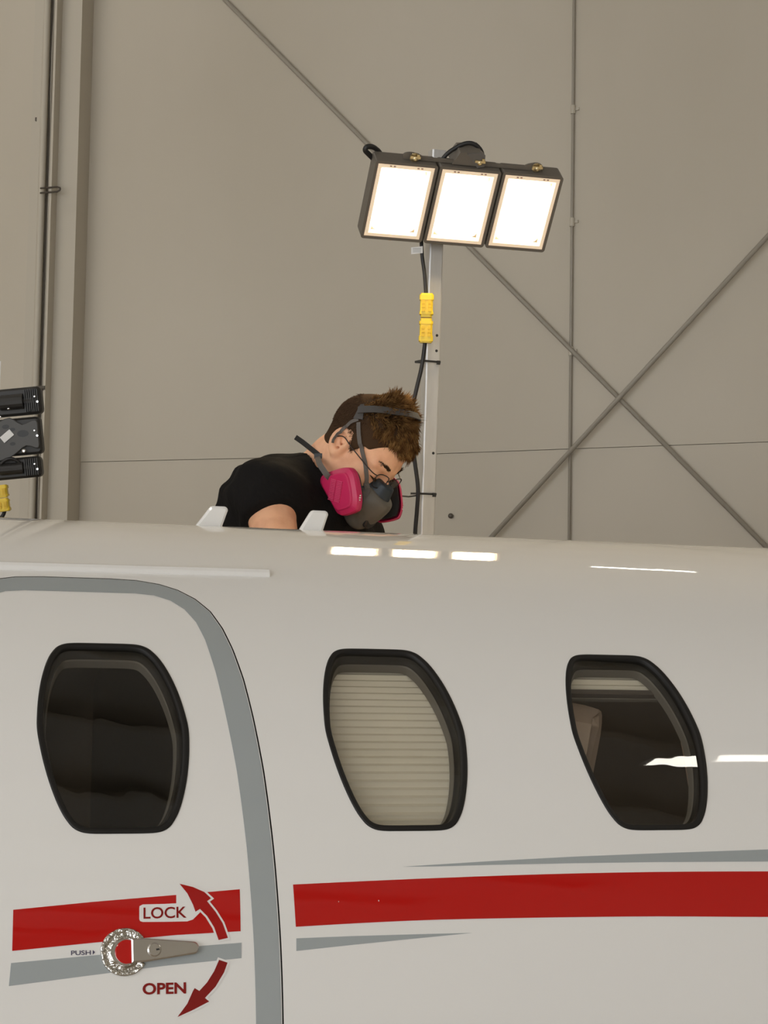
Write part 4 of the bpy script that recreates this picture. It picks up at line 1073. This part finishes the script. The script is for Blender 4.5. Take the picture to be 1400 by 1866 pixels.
def filt(sgn):
    # outline in (along, across) on the outer face; local axes of the filter
    o = A(.086, sgn*.080, -.070); fx = A(.80, sgn*.18, .57); fx /= np.linalg.norm(fx)   # towards the nose
    fz = A(.30, sgn*.94, .06); fz -= fx*(fz@fx); fz /= np.linalg.norm(fz); fy = np.cross(fz, fx)
    ow, xw, yw2, zw = hw_(o), HM@fx, HM@fy, HM@fz
    if sgn < 0:
        pl_ = [(150, 1080), (185, 1030), (330, 975), (430, 963), (472, 990), (500, 1050), (520, 1150), (537, 1280), (525, 1385), (490, 1420), (400, 1452), (350, 1450), (310, 1410), (250, 1300), (190, 1200), (155, 1130)]
        FO.clear()
        for a, b in pl_:
            d_ = raydir(560+a/5.6, 680+b/5.6); P_ = CAM+d_*(((ow+zw*.008-CAM)@zw)/(d_@zw))-ow; FO.append(A(P_@xw, P_@yw2))
    out = spline(FO if sgn < 0 else [A(q[0], -q[1]) for q in FO][::-1], 3)
    lv = [(.98, -.002), (1.0, 0.0), (1.0, .010), (.965, .015), (.80, .0205), (.76, .0235), (.70, .0240)]
    cen = sum(out)/len(out)
    n = len(out); Vv = []
    for kk, h in lv: Vv += [ow+q[0]*xw+q[1]*yw2+h*zw for q in [cen+(p_-cen)*kk for p_ in out]]
    Ff = [(i*n+k, i*n+(k+1) % n, (i+1)*n+(k+1) % n, (i+1)*n+k) for i in range(len(lv)-1) for k in range(n)]+[[(len(lv)-1)*n+k for k in range(n)]]
    fobj = obj('filter_cartridge', Vv, Ff, PINK, resp, smooth=False)
    dn_ = -hw_((0, 0, 1))+hw_((0, 0, 0)); rb = CU-zw*(CU@zw); rb /= np.linalg.norm(rb); ra = np.cross(rb, zw)*1.0
    rb, ra = (rb*.97+ra*.22), (ra*.97-rb*.22)
    mb = MB()
    for a in (-.010, .009):
        for k in range(13):
            mb.box(ow+cen[0]*xw+cen[1]*yw2+ra*(a-.006)+rb*(-.023+k*.0038)+zw*.0246, ra*.0078, rb*.0011, zw*.0016)
    mb.build('vent_ribs', mat('magenta_plastic_light', (.66, .06, .17), .45), fobj)
    mb = MB(); mb.prism([cen+(p_-cen)*.9 for p_ in out], ow, xw, yw2, zw, -.010, -.002); mb.build('filter_gasket', BLK, fobj)
    mb = MB()
    for k in range(5): mb.box(ow+(max(p_[0] for p_ in out))*xw*.985+yw2*(-.012+k*.005)+zw*.008, xw*.0004, yw2*.0014, zw*(.002+.001*(k % 2)))
    mb.build('filter_print', WHT, fobj)
    return ow
filt(-1); filt(1)
# straps as ribbons that follow the head
def outer(q, k=.0):
    d = np.minimum(head_sdf(q), cap_sdf(q)); return d
def push(p, lift):
    p = A(*p)
    for _ in range(14):
        e = 1e-3; g = np.array([outer((p+A(*[e if j == i else 0 for j in range(3)]))[None])[0] for i in range(3)]); d = outer(p[None])[0]; g = (g-d)/e
        p = p-g/np.linalg.norm(g)*(d-lift)
    e = 1e-3; d = outer(p[None])[0]; g = np.array([outer((p+A(*[e if j == i else 0 for j in range(3)]))[None])[0]-d for i in range(3)])
    return p, g/np.linalg.norm(g)
def ribbon(name, pts, w, m, parent, th=.0018, lift=.002, free=False, per=5, nrm=None):
    P = spline(pts, per, False); PN = []
    for i, p in enumerate(P):
        if free: PN.append((A(*p), A(*nrm)))
        else: PN.append(push(p, lift))
    V = []; n = len(PN)
    for i, (p, g) in enumerate(PN):
        t = PN[min(i+1, n-1)][0]-PN[max(i-1, 0)][0]; t /= np.linalg.norm(t); s = np.cross(t, g); s /= np.linalg.norm(s); ww = w if not hasattr(w, '__len__') else w[0]+(w[1]-w[0])*i/(n-1)
        V += [p+s*ww/2, p+s*ww/2+g*th, p-s*ww/2+g*th, p-s*ww/2]
    F = []
    for i in range(n-1):
        for k in range(4): a = 4*i+k; b = 4*i+(k+1) % 4; F.append((a, b, b+4, a+4))
    F += [(3, 2, 1, 0), (4*n-4, 4*n-3, 4*n-2, 4*n-1)]
    return obj(name, hws(V), F, m, parent, smooth=False)
_outer0 = outer
def outer(q): return np.minimum(_outer0(q), np.minimum(shell_sdf(q), sealr_sdf(q)))
for sgn in (-1, 1):
    ribbon('cradle_buckle', [(-.040, sgn*.074, .098), (-.026, sgn*.078, .086), (-.012, sgn*.08, .070)], (.008, .024), CRAD, resp, .003, .003)
    ribbon('strap', [(-.006, sgn*.08, .066), (.012, sgn*.078, .052), (.038, sgn*.074, .034), (.070, sgn*.064, .012), (.094, sgn*.056, -.006), (.107, sgn*.054, -.016)], .0095, STRAP, resp, .0016, .0025)
    ribbon('strap', [(.107, sgn*.054, -.016), (.116, sgn*.050, -.036), (.114, sgn*.056, -.062), (.100, sgn*.062, -.088)], .013, STRAP, resp, .0016, .002)
    ribbon('strap', [(-.012, sgn*.08, .070), (-.020, sgn*.083, .050), (-.018, sgn*.092, .030), (-.012, sgn*.094, .012), (-.008, sgn*.094, -.006)], (.0085, .006), STRAP, resp, .0014, .003)
ribbon('head_cradle', [(-.022, -.080, .082), (.000, -.070, .108), (.024, -.045, .126), (.038, 0, .136), (.024, .045, .126), (.000, .070, .108), (-.022, .080, .082)], .0165, CRAD, resp, .003, .017)
# neck strap and its loose tail, in world space
def wribbon(name, pts, w, m, parent, nvec, th=.002):
    P = spline(pts, 5, False); V = []; n = len(P)
    for i, p in enumerate(P):
        t = P[min(i+1, n-1)]-P[max(i-1, 0)]; t /= np.linalg.norm(t); g = nvec-t*(nvec@t); g /= np.linalg.norm(g); s = np.cross(t, g)
        V += [p+s*w/2, p+s*w/2+g*th, p-s*w/2+g*th, p-s*w/2]
    F = [(4*i+k, 4*i+(k+1) % 4, 4*i+4+(k+1) % 4, 4*i+4+k) for i in range(n-1) for k in range(4)]+[(3, 2, 1, 0), (4*n-4, 4*n-3, 4*n-2, 4*n-1)]
    return obj(name, V, F, m, parent, smooth=False)
NSD = 4.415
wribbon('neck_strap', [at(578, 830, NSD+.055), at(583, 846, NSD), at(590, 857, NSD-.018), at(597, 867, NSD-.02), at(606, 876, NSD-.005)], .013, STRAP, resp, -CF)
wribbon('strap_tail', [at(581, 830, NSD+.05), at(565, 817, NSD+.06), at(551, 806, NSD+.062), at(538, 797, NSD+.06)], .011, BLK, resp, -CF+CU*.5, .004)
mb = MB(); mb.box(at(580, 831, NSD+.045), CR*.009, CU*.006, CF*.003); mb.build('strap_buckle', BLK, resp)

# spectacles ------------------------------------------------------------
gl = empty('eyeglasses', hw_((.112, 0, -.01))); tag(gl, 'thin dark-framed eyeglasses worn above the respirator', 'eyeglasses')
fr = MB()
for sgn in (-1, 1):
    c = A(.1115, sgn*.033, .006); gx_ = A(-.16*sgn*sgn, sgn*1.0, 0)/1.0127; gy_ = A(-.10, 0, .995)
    o = spline([(-.022, .010), (-.010, .016), (.010, .0165), (.022, .011), (.0225, -.004), (.014, -.0165), (-.006, -.018), (-.020, -.010)], 4)
    rimp = [hw_(c+p[0]*gx_+p[1]*gy_) for p in o]; mb = MB(); mb.tube(rimp+[rimp[0]], .0012, 6, caps=False); mb.build('rim', WIRE, gl, smooth=True)
    cs = hw_(c+A(.0012, 0, 0)); obj('lens', rimp, [list(range(len(rimp)))], LENSG, gl, smooth=False)
    mb = MB(); hng = c+gx_*.022+gy_*.010
    mb.tube([hw_(q) for q in spline([hng, A(.096, sgn*.066, .015), A(.06, sgn*.078, .017), A(.02, sgn*.083, .018), A(-.004, sgn*.088, .020), A(-.020, sgn*.087, .004), A(-.026, sgn*.084, -.012)], 5, False)], .0013, 6); mb.build('temple', WIRE, gl, smooth=True)
mb = MB(); mb.tube([hw_(q) for q in spline([(.113, -.012, .011), (.119, -.005, .014), (.119, .005, .014), (.113, .012, .011)], 4, False)], .0013, 6); mb.build('bridge', WIRE, gl, smooth=True)

# work platform behind the jet that carries the person
pl = empty('work_platform', A(person.location[0], person.location[1]+.12, 0)); tag(pl, 'steel work platform on legs behind the jet under the person', 'platform')
pc = A(person.location[0], person.location[1]+.16, PZ); pf = face_h*0+AN; ps = AX
mb = MB(); mb.box(pc-AZ*.02, ps*.45, AN*.30, AZ*.02); mb.build('deck', PLAT, pl)
for a in (-1, 1):
    for b in (-1, 1):
        mb = MB(); p = pc+ps*.42*a+AN*.27*b; mb.tube([A(p[0], p[1], 0), A(p[0], p[1], PZ-.04)], .02, 10); mb.build('leg', PLAT, pl, smooth=True)
mb = MB()
for b in (-1, 1):
    p = pc+AN*.27*b; mb.tube([A(*(p-ps*.42)[:2], .3), A(*(p+ps*.42)[:2], .3)], .015, 8)
mb.build('stretcher', PLAT, pl)
